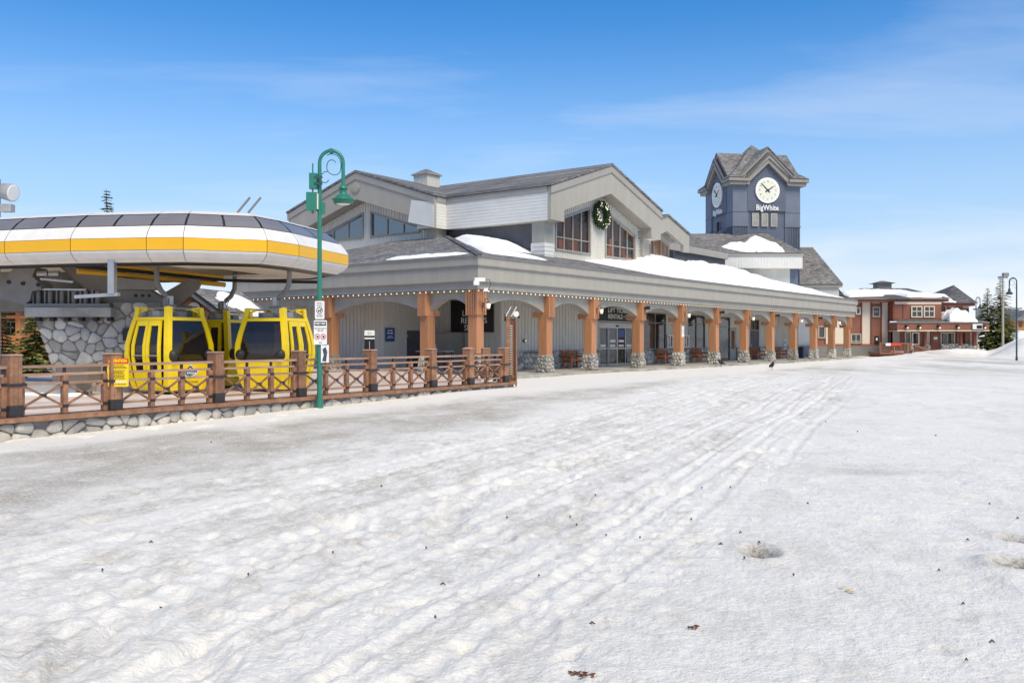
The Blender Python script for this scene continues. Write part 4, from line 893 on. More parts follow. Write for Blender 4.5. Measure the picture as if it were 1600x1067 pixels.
d = bbox('shop_door', 1447, 1461, 519, 548, -1.15, -.9, 'redtrim'); bbox('door_glass', 1450, 1458, 524, 534, -1.2, -1.16, 'room', d); bbox('door_notice', 1451.5, 1457, 527, 530, -1.23, -1.21, 'white', d)
rb = random.Random(3)
for a, b in ((1462,1521),(1434,1446)):
    o = MB().box(bx(a),bx(b),-1.25,-.95,bz(552),bz(537)).build('stone_wainscot', M['mortar'], BR); mb = MB()
    for c in voronoi([(bx(a),bz(552)),(bx(b),bz(552)),(bx(b),bz(537)),(bx(a),bz(537))], .42, .3, rb.randint(0,999), .05): stone_mb(mb, c, lambda s, z, d: (s, -1.25-d, z), .06, rb)
    mb.build('stones', M['stone'], o, 'stuff')
for a, b in ((1504,1508),(1483.5,1486.5),(1428.5,1432)): bbox('porch_post', a, b, 518, 540, -2.6, -2.2, 'redtrim')
o = bbox('stone_pillar', 1398, 1408, 537, 558, -3.2, -2.4, 'mortar'); mb = MB()
for c in voronoi([(bx(1398),bz(558)),(bx(1408),bz(558)),(bx(1408),bz(537)),(bx(1398),bz(537))], .3, .26, 5, .04): stone_mb(mb, c, lambda s, z, d: (s, -3.2-d, z), .06, rb)
mb.build('stones', M['stone'], o, 'stuff')
for px_ in (1396, 1415, 1444.5, 1473, 1513): 
    l = MB().box(bx(px_)-.12,bx(px_)+.12,-3.6,-3.3,bz(512),bz(508.5)).build('fascia_light', M['black'], BR); MB().ball((bx(px_)+.08,-3.62,bz(513)), .1, 8, 5).build('lamp_globe', M['lantern'], l)
s_ = bbox('shop_sign', 1496, 1511, 507, 515, -3.48, -3.44, 'white'); bbox('sign_black_panel', 1502, 1510, 509, 514, -3.5, -3.485, 'signblack', s_)
# deck with railing, banner and steps
dk = bbox('deck', 1351, 1398, 549.5, 552.5, -4.2, -1, 'deck'); bbox('deck_skirt', 1353, 1396, 552.5, 559, -3.9, -1, 'redtrim', dk); bbox('top_rail', 1351, 1398, 535.5, 537.3, -4.25, -4.05, 'deck', dk); bbox('bottom_rail', 1351, 1398, 547, 548, -4.22, -4.08, 'deck', dk)
for k in range(24): x = 1352+k*2; bbox('baluster', x, x+.9, 537.3, 547, -4.2, -4.1, 'deck', dk)
for x in (1351, 1372, 1397): bbox('rail_post', x, x+2, 534.5, 552, -4.27, -4.03, 'deck', dk)
bbox('banner', 1360, 1367.4, 536, 540, -4.31, -4.28, 'white', dk); bbox('red_banner', 1367.5, 1383, 536, 540, -4.31, -4.28, 'signred', dk)
for k in range(16): x = 1409+k*1.7; bbox('stair_baluster', x, x+.8, 540+k*.45, 553, -3.0, -2.9, 'deck', dk)
MB().beam((bx(1408),-2.95,bz(538)),(bx(1438),-2.95,bz(548)),.12,.14).build('stair_rail', M['deck'], dk)
for k in range(4): bbox('step', 1399+k*1.5, 1404+k*1.5, 551+k*1.6, 552.4+k*1.6, -4.4, -3.4, 'deck', dk)
bbox('back_wing_wall', 1464, 1521, 478, 517, 1.0, 10, 'cream')
for a, b in ((1500,1510),(1486.5,1489)): bbox('brown_strip', a, b, 479, 500, .9, 3, 'redwall')
bbox('back_wing_fascia', 1463, 1525, 473.5, 478, .2, 10, 'redtrim')
for a, b in ((1464.5,1469),(1473,1481)): bwin(a, b, 481, 488, 1.0, 1, fm='redtrim')
bwin(1489,1504,483,496,.9,2,fm='redwall'); bwin(1511,1518,483,497,1.0,1,488,fm='redwall')
# roofs
def hip(name, a0, a1, q, y0, y1, apex, qa, m='shing_dark', ridge=None):
    r0, r1 = ridge or (apex, apex); X0, X1 = bx(a0), bx(a1); ym = (y0+y1)/2; k = (BY+ym)/BY; za = H+(HOR-qa)/F*(BY+ym); z = bz(q)
    R0, R1 = (r0-800)/F*(BY+ym), (r1-800)/F*(BY+ym)
    vs = [(X0,y0,z),(X1,y0,z),(X1,y1,z),(X0,y1,z),(R0,ym,za),(R1,ym,za)]
    MB().add(vs, [(0,1,5,4),(1,2,5),(2,3,4,5),(3,0,4)]).build(name, M[m], BR); return vs
hv = hip('main_roof', 1302, 1475, 466.8, -1.5, 13, 0, 450.5, 'shing_dark', (1347, 1418))
hip('corner_roof', 1469, 1528.5, 473.6, 0, 11, 1490, 445.5)
hip('porch_gablet', 1378, 1414, 467, -2.0, 2.0, 1394, 462.0)
cpx = MB().box((1367-800)/F*112,(1388-800)/F*112,6,7.6,H+(HOR-455)/F*112,H+(HOR-443.5)/F*112).build('cupola', M['soffit'], BR)
MB().frustum(((1377-800)/F*112,6.8),(1.25,1.25),(.15,.15),H+(HOR-443.5)/F*112,H+(HOR-439.3)/F*112).build('cupola_roof', M['shing_dark'], cpx)
_sl = (hv[4][2]-hv[0][2])/7.25
mr_ = lambda x, y: hv[0][2]+_sl*(y-BY+1.5)-.02
blob_snow('roof_snow', 'snow blanket on the hip roof of the red-brown building', [(bx(1322),BY-1.0),(bx(1345),BY-.6),(bx(1378),BY-.2),(bx(1388),BY+.9),(bx(1404),BY+.9),(bx(1414),BY-1.1),(bx(1460),BY-1.3),(bx(1467),BY-.9),(bx(1448),BY+1.2),(bx(1425),BY+3.0),(bx(1385),BY+3.4),(bx(1340),BY+3.4),(bx(1322),BY+1.8)], 0, 0, .30, 0, 5, mr_, 60)
pr_ = lambda x, y: bz(504.5)+(bz(499.5)-bz(504.5))/2.2*(y-BY+3.4)
blob_snow('roof_snow', 'rounded snow mound on the shop roof beside the upper windows', [(bx(1464),BY-3.0),(bx(1506),BY-3.2),(bx(1508),BY-2.2),(bx(1502),BY-.6),(bx(1490),BY+.9),(bx(1464),BY+.95)], 0, 0, 1.25, 0, 8, pr_, 40)
blob_snow('roof_snow', 'snow slab on the back wing roof under the pointed roof', [(bx(1462),BY+.2),(bx(1496),BY+.1),(bx(1491),BY+1.6),(bx(1487),BY+2.4),(bx(1462),BY+2.4)], 0, 0, .55, 0, 9, lambda x, y: bz(473.4)+.35*(y-BY), 30)

# ================================================================== timber hut between the lift and the lodge
HUT = thing('timber_hut', 'small brown boarded hut with shingle gable roof and snow patch behind the cabins', 'hut', (-14.1, 40, 0), -math.atan2(.8, 4.5))
hw_ = 2.05; zr_, ze_ = 3.78, 2.36
MB().prism([(-hw_+.25,0),(hw_-.25,0),(hw_-.25,ze_+.1),(0,zr_-.12),(-hw_+.25,ze_+.1)], lambda a, z, t: (a, t, z), .25, 4.7).build('wall', M['barn'], HUT)
b = MB()
for i in range(15): x = -1.7+i*.243; b.box(x-.02,x+.02,.22,.25,0,zr_-.2-abs(x)*.68)
b.build('battens', M['barn'], HUT, 'stuff')
for s in (-1, 1):
    MB().prism([(0,zr_),(s*hw_,ze_),(s*hw_,ze_+.1),(0,zr_+.12)], lambda a, z, t: (a, t, z), -.05, 4.95).build('roof', shingle_mat('hut_shingles', (.20,.195,.19), 1), HUT)
    MB().prism([(0,zr_+.13),(s*(hw_+.04),ze_+.10),(s*(hw_+.04),ze_-.02),(0,zr_-.02)], lambda a, z, t: (a, t, z), -.1, -.052).build('verge_board', M['black'], HUT)
    MB().prism([(0,zr_-.03),(s*hw_,ze_-.03),(s*hw_,ze_-.2),(0,zr_-.22)], lambda a, z, t: (a, t, z), .02, .16).build('inner_verge', M['concrete'], HUT)
v_ = MB().tube([(.15,.2,2.95),(.15,.14,2.95)], .24, 20).build('round_vent', M['soffit'], HUT)
MB().tube([(.15+.26*math.cos(k*math.pi/12),.13,2.95+.26*math.sin(k*math.pi/12)) for k in range(25)], .03, 6, False).build('vent_ring', M['trim'], v_)
hs = lambda x, y: 0
o = blob_snow('roof_snow', 'white snow patch on the small hut roof', [(.55,1.0),(.25,2.1),(.3,3.6),(.75,4.4),(1.7,4.0),(1.75,2.6),(1.2,1.5)], 0, 0, .16, 0, 2, lambda x, y: zr_+.12-abs(x)*(zr_-ze_)/hw_, 30)
o.location = HUT.location; o.rotation_euler = HUT.rotation_euler

# ================================================================== timber lodge at the far left
LGY = 52.0
LG = thing('log_lodge', 'orange timber lodge with balconies and snowy roof at far left behind the trees', 'building', (0, LGY, 0))
lx = lambda p: (p-800)/F*LGY
lz = lambda p: H+(HOR-p)/F*LGY
def lbox(name, p0, p1, q0, q1, y0, y1, m, par=None): return MB().box(lx(p0),lx(p1),y0,y1,lz(q1),lz(q0)).build(name, M[m], par or LG)
lbox('wall', -60, 36, 482, 575, 1.2, 6, 'log'); lbox('wall_recess', -60, 24, 498, 524, .8, 1.25, 'room')
for x in (-32, -4, 27): lbox('timber_post', x, x+7, 480, 575, -.2, .35, 'log')
for q in (479, 493, 524, 543): lbox('timber_beam', -60, 38, q, q+5, -.25, .9, 'log')
for k, x in enumerate((-25, 2.5, 14)):
    w = lbox('window', x, x+9, 503, 522, .7, .79, 'pane'); lbox('window_frame', x-1, x+10, 501.5, 503, .6, .8, 'curtain', w); lbox('mullion', x+4, x+5, 503, 522, .62, .69, 'curtain', w)
w = lbox('window', 8, 22, 551, 565, 1.0, 1.1, 'pane'); lbox('window_frame', 7, 23, 549.5, 551, .95, 1.12, 'curtain', w)
rl = lbox('balcony_rail', -60, 28, 526, 528, -.3, -.15, 'log'); lbox('balcony_rail_low', -60, 28, 538, 540, -.3, -.15, 'log', rl)
for x in (-28, -14, 0, 14):
    MB().beam((lx(x),-.22,lz(538)),(lx(x+13),-.22,lz(528)),.1,.12).build('cross_brace', M['log'], rl); MB().beam((lx(x),-.20,lz(528)),(lx(x+13),-.20,lz(538)),.1,.12).build('cross_brace', M['log'], rl); lbox('baluster', x+12.7, x+14.3, 528, 538, -.32, -.13, 'log', rl)
MB().prism([(lx(-60),lz(452)),(lx(-8),lz(462)),(lx(42),lz(482)),(lx(42),lz(485)),(lx(-60),lz(485))], lambda a, z, t: (a, t, z), -1.0, 6).build('roof_gable', M['log'], LG)
o = MB().prism([(lx(-60),lz(449)),(lx(-10),lz(459.5)),(lx(14),lz(466)),(lx(27),lz(475)),(lx(20),lz(477.5)),(lx(-60),lz(478))], lambda a, z, t: (a, t, z), -1.3, 5).build('roof_snow', M['snow']); o.location = (0, LGY, 0); tag(o, 'snow covering the roof of the orange timber lodge', None, kind='stuff')

# ================================================================== far right houses
FRY = 150.0
FR = thing('far_house', 'small grey roofed house on the snowy rise at the right edge', 'house', (0, FRY, 0))
fx = lambda p: (p-800)/F*FRY
fz = lambda p: H+(HOR-p)/F*FRY
def fbox(name, p0, p1, q0, q1, y0, y1, m): return MB().box(fx(p0),fx(p1),y0,y1,fz(q1),fz(q0)).build(name, M[m], FR)
fbox('wall', 1588, 1640, 500, 516, 0, 6, 'log'); fbox('window', 1592, 1597, 503, 511, -.1, -.02, 'pane')
MB().prism([(fx(1584),fz(501)),(fx(1606),fz(484)),(fx(1650),fz(501))], lambda a, z, t: (a, t, z), -.6, 6.5).build('roof', M['shing_x'], FR)
fbox('upper_balcony', 1578, 1640, 478, 481, 8, 12, 'grey'); fbox('balcony_post', 1578, 1584, 480, 513, 7.5, 8.5, 'white'); fbox('upper_wall', 1584, 1640, 481, 500, 9, 12, 'wallgrey')
GH = thing('far_cottage', 'small brown roofed cottage seen through the arcade arches', 'house', (0, 150, 0))
MB().box(fx(1253),fx(1267),0,6,fz(548),fz(538)).build('wall', M['barn'], GH); MB().prism([(fx(1252),fz(539)),(fx(1258),fz(530)),(fx(1270),fz(540))], lambda a, z, t: (a, t, z), -.5, 7).build('roof', mat('brown_shingles', (.20,.14,.12), .8), GH)

# ================================================================== conifers
def conifer(name, label, loc, h, r, seed, m='needle', group=None, start=.08, dens=1.0, tr=.018, thin=1.0):
    rnd = random.Random(seed); T = thing(name, label, 'tree', loc, 0, group)
    MB().tube([(rnd.uniform(-.03,.03)*h*.1, rnd.uniform(-.03,.03)*h*.1, h*k/8) for k in range(9)], [h*tr*(1-k/8.4) for k in range(9)], 7).build('trunk', M['bark'], T)
    lb = MB(); cr = MB(); nl = int(h*3.4*dens)+8
    for i in range(nl):
        f = start+(1-start)*(i/nl)**1.0; z = f*h; R_ = r*(1-f)**.82*(.75+.45*rnd.random())*thin+.05*h*.1
        nb = rnd.randint(5, 8)
        for k in range(nb):
            a = rnd.uniform(0, 2*math.pi); ln = R_*rnd.uniform(.65, 1.12); dr = rnd.uniform(.12, .34)-.5*max(0, f-.75)
            d = Vector((math.cos(a), math.sin(a), 0)); tip = d*ln+Vector((0,0,z-dr*ln)); base = Vector((0,0,z))
            lb.tube([base, base*.5+tip*.5+Vector((0,0,.04*ln)), tip], [.012*h*.12+.008, .012, .004], 4, False)
            ns = max(5, int(ln*13)); sd = Vector((-d.y, d.x, 0))
            for q in range(ns):
                t = (q+.6)/ns; p = base.lerp(tip, t)+Vector((0,0,.04*ln*(1-abs(2*t-1))))
                for s in (-1, 1, -1):
                    l = (.18+.26*ln*(1-t*.7))*rnd.uniform(.6,1.2)*.66; w = l*.34
                    e = (d*rnd.uniform(.45,.95)+sd*s*rnd.uniform(.5,1.0)+Vector((0,0,rnd.uniform(-.45,.12)))).normalized()
                    nn = e.cross(Vector((rnd.uniform(-.4,.4),rnd.uniform(-.4,.4),1))).normalized()
                    cr.add([p, p+e*l*.5+nn*w, p+e*l, p+e*l*.5-nn*w], [(0,1,2,3)])
    lb.build('branches', M['bark'], T, 'stuff'); cr.build('crown', M[m], T); return T
conifer('spruce_tree', 'dark spruce standing close to the stone lift base at left', (lx(58)*40/52-.1, 40, -.1), 4.2, 1.6, 3, 'needle2', start=.05, dens=1.6)
conifer('spruce_tree', 'light green spruce at left picture edge before the timber lodge', ((4-800)/F*36, 36, -.2), 3.0, 1.0, 13, 'needle2', start=.05, dens=1.4)
conifer('spruce_tree', 'thin spruce whose tip rises above the lift station roof', ((167-800)/F*62, 62, -.2), 1.6+.2+236/F*62, 2.9, 5, 'needle', start=.3, dens=.9)
zt_ = .2
conifer('spruce_tree', 'left spruce of the pair right of the brown building', ((1543-800)/F*108, 108, zt_), 7.6, 2.5, 7, 'needle2', 'spruces behind the street lamps', dens=1.3)
conifer('spruce_tree', 'taller right spruce beside the wooden utility pole', ((1563-800)/F*107, 107, zt_), 9.0, 2.5, 8, 'needle2', 'spruces behind the street lamps', dens=1.1)
conifer('spruce_tree', 'small spruce at the end of the pair below the snowy hill', ((1577-800)/F*110, 110, .6), 4.2, 1.6, 18, 'needle2', 'spruces behind the street lamps', dens=1.3)
conifer('spruce_tree', 'slim spruce glimpsed through the last arcade arches', ((1269-800)/F*120, 120, -.3), 5.6, 1.2, 9, 'needle', dens=1.1)
# ================================================================== terrace fence on its fieldstone wall
FA = math.atan2(FD.y, FD.x)
WALL = thing('stone_wall', 'low fieldstone wall with timber cap under the terrace fence', 'wall', (F0.x, F0.y, .13), FA)   # local x along the fence, local -y to the road
T0, T1 = -3.2, 17.4
MB().box(T0,T1,-.15,.25,-.75,-.075).build('wall_core', M['mortar'], WALL)
for k in range(8):
    a = T0+(T1-T0)*k/8; MB().box(a+.004,a+(T1-T0)/8-.004,-.30,.32,-.07,.015).build('cap_board', M['fence'], WALL)
rf = random.Random(21)
for c in voronoi([(T0,-.54),(T1,-.54),(T1,-.08),(T0,-.08)], .36, .22, 77, .012, .9):
    stone_mb(MB(), c, lambda s, z, d: (s, -.15-d, z), .06, rf, 1).build('stone', M['stone'], WALL)
FEN = thing('terrace_fence', 'brown timber fence with crossed braces and heavy posts along the terrace', 'fence', (F0.x, F0.y, .13), FA)
PT = [-2.7, 0.0, 2.08, 4.73, 7.35, 10.1, 12.88, 14.88, 16.98]; NB = [3, 2, 3, 3, 3, 3, 2, 2]
def heavy_post(x, parent, y=0.0, h=1.19):
    p = MB().box(x-.115,x+.115,y-.135,y+.135,.016,h-.02)
    for i in range(-1, 2): p.box(x+i*.08-.037,x+i*.08+.037,y-.145,y+.145,.016,h-.03)
    p = p.build('post', M['fence'], parent); MB().frustum((x,y),(.135,.16),(.115,.14),h-.02,h+.01).build('post_cap', M['rail'], p)
    MB().box(x-.135,x+.135,y-.165,y+.165,.03,.24).build('post_shoe', M['strap'], p)
    return p
def panel(x0, x1, n, parent, y=0.0):
    a, b = x0+.17, x1-.17
    MB().beam((x0+.09,y,.955),(x1-.09,y,.955),.12,.055).build('handrail', M['rail'], parent)
    MB().beam((a,y,.80),(b,y,.80),.07,.05).build('upper_rail', M['rail'], parent)
    MB().beam((a,y,.625),(b,y,.625),.06,.05).build('middle_rail', M['rail'], parent)
    MB().beam((a,y,.165),(b,y,.165),.06,.05).build('bottom_rail', M['rail'], parent)
    for k in range(n+1):
        x = a+(b-a)*k/n; p = MB().box(x-.05,x+.05,y-.055,y+.055,.018,.775).build('sub_post', M['fence'], parent)
        MB().box(x-.02,x+.02,y-.03,y+.03,.775,.93).build('rail_spacer', M['strap'], p)
        for z in (.60, .14): MB().box(x-.055,x+.055,y-.062,y+.062,z,z+.06).build('strap', M['strap'], p)
        if z: MB().box(x-.085,x+.085,y-.08,y+.08,.0165,.03).build('foot_plate', M['strap'], p)
    for k in range(n):
        u0 = a+(b-a)*k/n+.05; u1 = a+(b-a)*(k+1)/n-.05
        MB().beam((u0,y-.02,.20),(u1,y-.02,.60),.035,.055,(0,1,0)).build('cross_brace', M['fence'], parent); MB().beam((u0,y+.022,.60),(u1,y+.022,.20),.035,.055,(0,1,0)).build('cross_brace', M['fence'], parent)
        xm = (u0+u1)/2; MB().box(xm-.045,xm+.045,y-.05,y+.05,.37,.43).build('brace_plate', M['strap'], parent)
for x in PT: heavy_post(x, FEN)
for i in range(len(PT)-1): panel(PT[i], PT[i+1], NB[i], FEN)
for x in PT:
    for z in (.60, ): 
        MB().box(x-.20,x+.20,-.168,-.150,z,z+.05).build('wrap_strap', M['strap'], FEN)
p0 = FP(17.1, 0); p1 = Vector((-1.75, 36.2, 0)); d_ = p1-p0; ln_ = d_.length
FE2 = thing('terrace_fence', 'short return of the timber fence running back towards the lodge corner', 'fence', (p0.x, p0.y, .10), math.atan2(d_.y, d_.x))
for x in (2.35, ln_): heavy_post(x, FE2)
panel(.1, 2.35, 2, FE2); panel(2.35, ln_, 2, FE2)

# ---- ski display board at the fence end
SK = thing('ski_trail_board', 'tall narrow wooden frame of stacked slats topped with two ski tips', 'board', tuple(FP(17.62, -.05, .1)), R(4))
MB().box(-.085,.115,-.03,.05,.06,2.25).build('back_board', M['barn'], SK)
for x, w in ((-.15,.13),(.14,.05)): MB().box(x-w/2,x+w/2,-.12,.10,-.12,2.35-.2*(x > 0)).build('frame_post', M['fence'], SK)
for k in range(21): z = .32+k*.084; MB().beam((-.085,-.10,z),(.00,-.09,z-.03),.05,.035).build('slat', M['curtain'], SK)
MB().box(-.085,.12,-.09,.09,.0,.06).build('sill_rail', M['fence'], SK); MB().box(-.085,.12,-.05,.05,.16,.26).build('base_board', M['fence'], SK)
for dx in (-.13, .06):
    s = MB().beam((dx-.10,-.1,2.32),(dx+.09,-.12,2.66),.05,.025); s.build('ski_tip', M['white'], SK)
MB().tube([(.13,-.14,2.4),(.13,-.17,2.4)], .10, 16).build('round_emblem', M['shell'], SK); MB().box(-.27,-.22,-.06,0,2.15,2.4).build('binding', M['black'], SK); MB().box(.21,.27,-.06,0,2.25,2.33).build('binding', M['black'], SK)

# ---- yellow warning notice on the second post
def rounded(w, h, r=.03, n=4):
    pts = []
    for cx, cy, a0 in ((w/2-r,h/2-r,0),(-w/2+r,h/2-r,90),(-w/2+r,-h/2+r,180),(w/2-r,-h/2+r,270)):
        for k in range(n+1): a = R(a0+90*k/n); pts.append((cx+r*math.cos(a), cy+r*math.sin(a)))
    return pts
def plate(mb, w, h, t0, t1, r=.02, cx=0, cy=0): return mb.prism([(x+cx, y+cy) for x, y in rounded(w, h, r)], lambda a, b, t: (a, t, b), t0, t1)
def word_lines(rows, x0, x1, size, seed, y=-.012):
    """illegible small print: broken dashes the size of words"""
    rnd = random.Random(seed); mb = MB()
    for z, frac in rows:
        tot = (x1-x0)*frac; x = (x0+x1)/2-tot/2; end = x+tot
        while x < end:
            w = min(end-x, size*rnd.uniform(.6, 2.6)); mb.box(x, x+w, y, y+.004, z-size*.28, z+size*.28); x += w+size*.45
    return mb
vp = FP(2.08, .20, 0); look = math.atan2(-vp.x, vp.y)
AT = thing('warning_sign', 'yellow ATTENTION notice with red header on a fence post', 'sign', (vp.x, vp.y, .93), R(8))
pl = plate(MB(), .42, .59, -.005, .012, .025).build('plate', M['signyellow'], AT)
plate(MB(), .42, .115, -.010, -.0055, .02, 0, .235).build('header', M['signred'], AT)
text_mb('ATTENTION', .085, width=.36, bold=.004, ext=.001).xf(Matrix.Translation((0,-.0125,.235)) @ Matrix.Rotation(R(90),4,'X')).build('header_lettering', M['signyellow'], AT)
word_lines([(.145,.6),(.117,.85),(.089,.95),(.04,.75),(.012,.6),(-.016,.55),(-.044,.72),(-.075,.7),(-.100,.65),(-.128,.8),(-.245,.85)], -.19, .19, .022, 4, -.0095).build('small_print', M['signblack'], AT, 'stuff')
word_lines([(-.185,.97),(-.205,.9)], -.19, .19, .03, 6, -.0095).build('white_print', M['white'], AT, 'stuff')

# ================================================================== lamp posts
def lamp_post(name, label, loc, rz, m, h=6.55, group='swan neck street lamps', detail=True):
    T = thing(name, label, 'street lamp', loc, rz, group)
    r = .30; zt = h-r
    MB().tube([(0,0,-.3),(0,0,.26)], .095, 14).build('base_sleeve', m, T)
    arc = [(0,0,.2),(0,0,3.5),(0,0,zt-.35)]+[(r-r*math.cos(R(a)),0,zt+r*math.sin(R(a))*1.05) for a in range(0,181,15)]+[(2*r,0,zt-.3),(2*r,0,zt-.62)]
    MB().tube(arc, [.068,.06,.052]+[.046]*15, 12).build('pole', m, T)
    MB().box(r-.045,r+.045,-.06,.06,h-.05,h+.06).build('crown_clamp', m, T)
    cv = lambda L_: [((x-270)*.00169, 0, h-(y-40)*.00169) for x, y in L_]
    for L_ in ([(512,212),(500,192),(480,178),(440,170),(400,195),(380,250),(378,300),(395,345),(430,380),(480,400),(530,395),(575,360),(590,300),(592,230),(575,160),(540,110),(490,85),(440,80),(380,103)], [(278,450),(290,425),(305,388),(345,352),(395,348)], [(290,470),(305,497),(330,515),(365,517),(390,502),(405,475)]):
        MB().tube(cv(L_), .0125, 8).build('scroll', m, T)
    b = (2*r, 0, zt-.62)
    hd = MB().lathe(b, [(.02,.06),(.075,.05),(.115,-.02),(.12,-.05),(.095,-.055),(.09,-.14),(.10,-.17),(.17,-.22),(.215,-.275),(.29,-.31),(.30,-.33),(.255,-.34),(.25,-.40),(.21,-.44)], 28).build('lamp_head', m, T)
    MB().lathe(b, [(.0,-.455),(.12,-.45),(.19,-.43)], 24).build('lens', M['white'], hd)
    return T
LPX = -4.93; LPY = 23.45
LP = lamp_post('street_lamp', 'tall green swan-neck lamp with boxes and signs in front of the terrace fence', (LPX, LPY, -.17), R(3), M['green'], 6.6)
for (x0,x1,y0,y1,z0,z1,nm) in ((-.31,-.055,-.20,.02,5.05,5.52,'equipment_box'),(-.25,-.06,-.12,.05,5.62,6.02,'junction_box')): MB().box(x0,x1,y0,y1,z0,z1).build(nm, M['green'], LP)
MB().tube([(-.17,-.02,5.0),(-.17,-.02,6.28)], .018, 8).build('whip_antenna', M['green'], LP); MB().box(.04,.14,-.05,.06,4.98,5.28).build('receiver', M['green'], LP)
MB().box(-.05,-.02,-.10,-.055,5.1,5.5).build('bracket', M['white'], LP); MB().tube([(-.2,-.1,5.05),(-.17,-.1,4.96),(-.13,-.1,5.04),(-.09,-.1,4.92),(-.05,-.06,5.05)], .012, 6).build('cable', M['grey'], LP)
for z in (5.72, 5.88): MB().box(-.12,.09,-.13,-.1,z,z+.06).build('clamp', M['darkgreen'], LP)
lz_ = -.17
s1 = thing('notice_sign', 'small white no-dogs notice above the larger sign on the lamp post', 'sign', (LPX-.01+.03, LPY-.09, 2.36), R(2))
plate(MB(), .24, .46, -.003, .005, .03).build('plate', M['white'], s1)
MB().tube([(.075*math.cos(R(a)),-.008,.0+.075*math.sin(R(a))-.01) for a in range(0,361,20)], .007, 6, False).build('ring', M['signblack'], s1)
MB().box(-.04,.035,-.008,-.004,-.03,.0).box(-.04,-.025,-.008,-.004,-.055,-.03).box(.02,.035,-.008,-.004,-.055,-.03).box(.025,.05,-.008,-.004,0,.03).build('dog_symbol', M['signblack'], s1)
word_lines([(.185,.8),(.16,.7)], -.1, .1, .022, 2, -.006).build('red_print', M['signred'], s1, 'stuff'); word_lines([(.12,.8),(.095,.7),(-.12,.85),(-.145,.7),(-.175,.8)], -.1, .1, .018, 3, -.006).build('small_print', M['signblack'], s1, 'stuff')
s2 = thing('notice_sign', 'larger white sign with black header and two prohibition rings on lamp post', 'sign', (LPX+.04, LPY-.095, 1.79), R(2))
plate(MB(), .33, .62, -.003, .005, .03).build('plate', M['white'], s2); MB().box(-.145,.145,-.007,-.0035,.17,.27).build('header', M['signblack'], s2)
text_mb('FAMILY AREA', .06, width=.26, bold=.003, ext=.001).xf(Matrix.Translation((0,-.009,.22)) @ Matrix.Rotation(R(90),4,'X')).build('header_lettering', M['white'], s2)
word_lines([(.10,.95),(.045,.5)], -.15, .15, .034, 5, -.006).build('small_print', M['signblack'], s2, 'stuff')
for x in (-.075, .075):
    MB().tube([(x+.06*math.cos(R(a)),-.008,-.11+.07*math.sin(R(a))) for a in range(0,361,20)], .007, 6, False).build('prohibition_ring', M['signred'], s2)
    MB().beam((x-.04,-.008,-.06),(x+.04,-.008,-.16),.004,.012,(0,1,0)).build('slash', M['signred'], s2); MB().box(x-.02,x+.03,-.007,-.004,-.14,-.09).build('symbol', M['signblack'], s2)
MB().box(-.04,.04,-.007,-.004,-.27,-.25).build('emblem', M['green'], s2)
s3 = thing('poster', 'small creased photo poster taped to the green lamp post', 'poster', (LPX+.15, LPY-.07, 1.24), R(12))
MB().box(-.10,.10,-.003,.003,-.22,.23).build('sheet', mat('poster_print', (.75,.74,.74), .5, .1, 4), s3)
MB().add([(-.06,-.005,.12),(.02,-.005,.18),(.06,-.005,.05),(.03,-.005,-.2),(-.07,-.005,-.18),(-.03,-.005,-.02)], [(0,1,2,3,4,5)]).build('dark_figure', mat('poster_ink', (.05,.06,.09), .5, .5, 12), s3)
lamp_post('street_lamp', 'dark swan-neck lamp standing in the open snow at the right', ((1588.5-800)/F*75, 75, gz((1588.5-800)/F*75, 75)-.0), R(180), M['darkgreen'], 6.75)
x_ = (1525-800)/F*112; lamp_post('street_lamp', 'distant dark swan-neck lamp beside the spruces', (x_, 112, .1), R(15), M['darkgreen'], 6.7)
x_ = (1567-800)/F*97; g_ = gz(x_, 97)
UP = thing('utility_pole', 'weathered wooden pole with small lamp bracket by the spruces', 'pole', (x_, 97, g_))
ph = H+(HOR-431)/F*97-g_
MB().tube([(0,0,-.5),(0,0,ph)], [.13,.09], 10).build('pole_shaft', M['pole'], UP); MB().box(-.5,.5,-.1,.1,ph-.25,ph-.1).build('bracket', M['steel'], UP); MB().box(0,.55,-.2,.2,ph-.05,ph+.3).build('floodlight', M['steel'], UP)

# ================================================================== gondola station
ST = thing('gondola_station', 'white and yellow gondola lift station canopy on a fieldstone base', 'lift station')
PL = [(-22,27.7),(-17.4,26.2),(-13.9,25.07),(-11.8,24.45),(-9.64,24.12),(-8.64,24.05),(-6.62,24.75),(-6.05,26.0),(-5.22,29.2),(-6.3,31.0),(-9.5,31.9),(-15,33.5),(-22,35.5)]
NPL = len(PL)
def offs(i, d):
    p = Vector(PL[i]); a = Vector(PL[max(i-1,0)]); b = Vector(PL[min(i+1,NPL-1)]); n = Vector((0,0))
    for e in ((p-a), (b-p)):
        if e.length > 1e-6: e = e.normalized(); n += Vector((-e.y, e.x))
    n.normalize(); e = (b-p) if (b-p).length > 1e-6 else (p-a); e = e.normalized(); c = max(.5, n.dot(Vector((-e.y, e.x))))
    return p+n*(d/c)
BANDS = [('lower_shell_panel','shell',[(.62,3.63),(.36,3.66),(.14,3.78),(.03,3.90),(0,3.965)]),('yellow_panel','band_yellow',[(0,3.975),(0,4.285)]),('upper_shell_panel','shell',[(.0,4.295),(.08,4.45),(.22,4.63)]),('canopy_window','tint',[(.25,4.65),(.42,4.82),(.68,5.0)]),('roof_panel','shell',[(.66,5.01),(1.0,5.13),(1.7,5.22),(2.9,5.26)])]
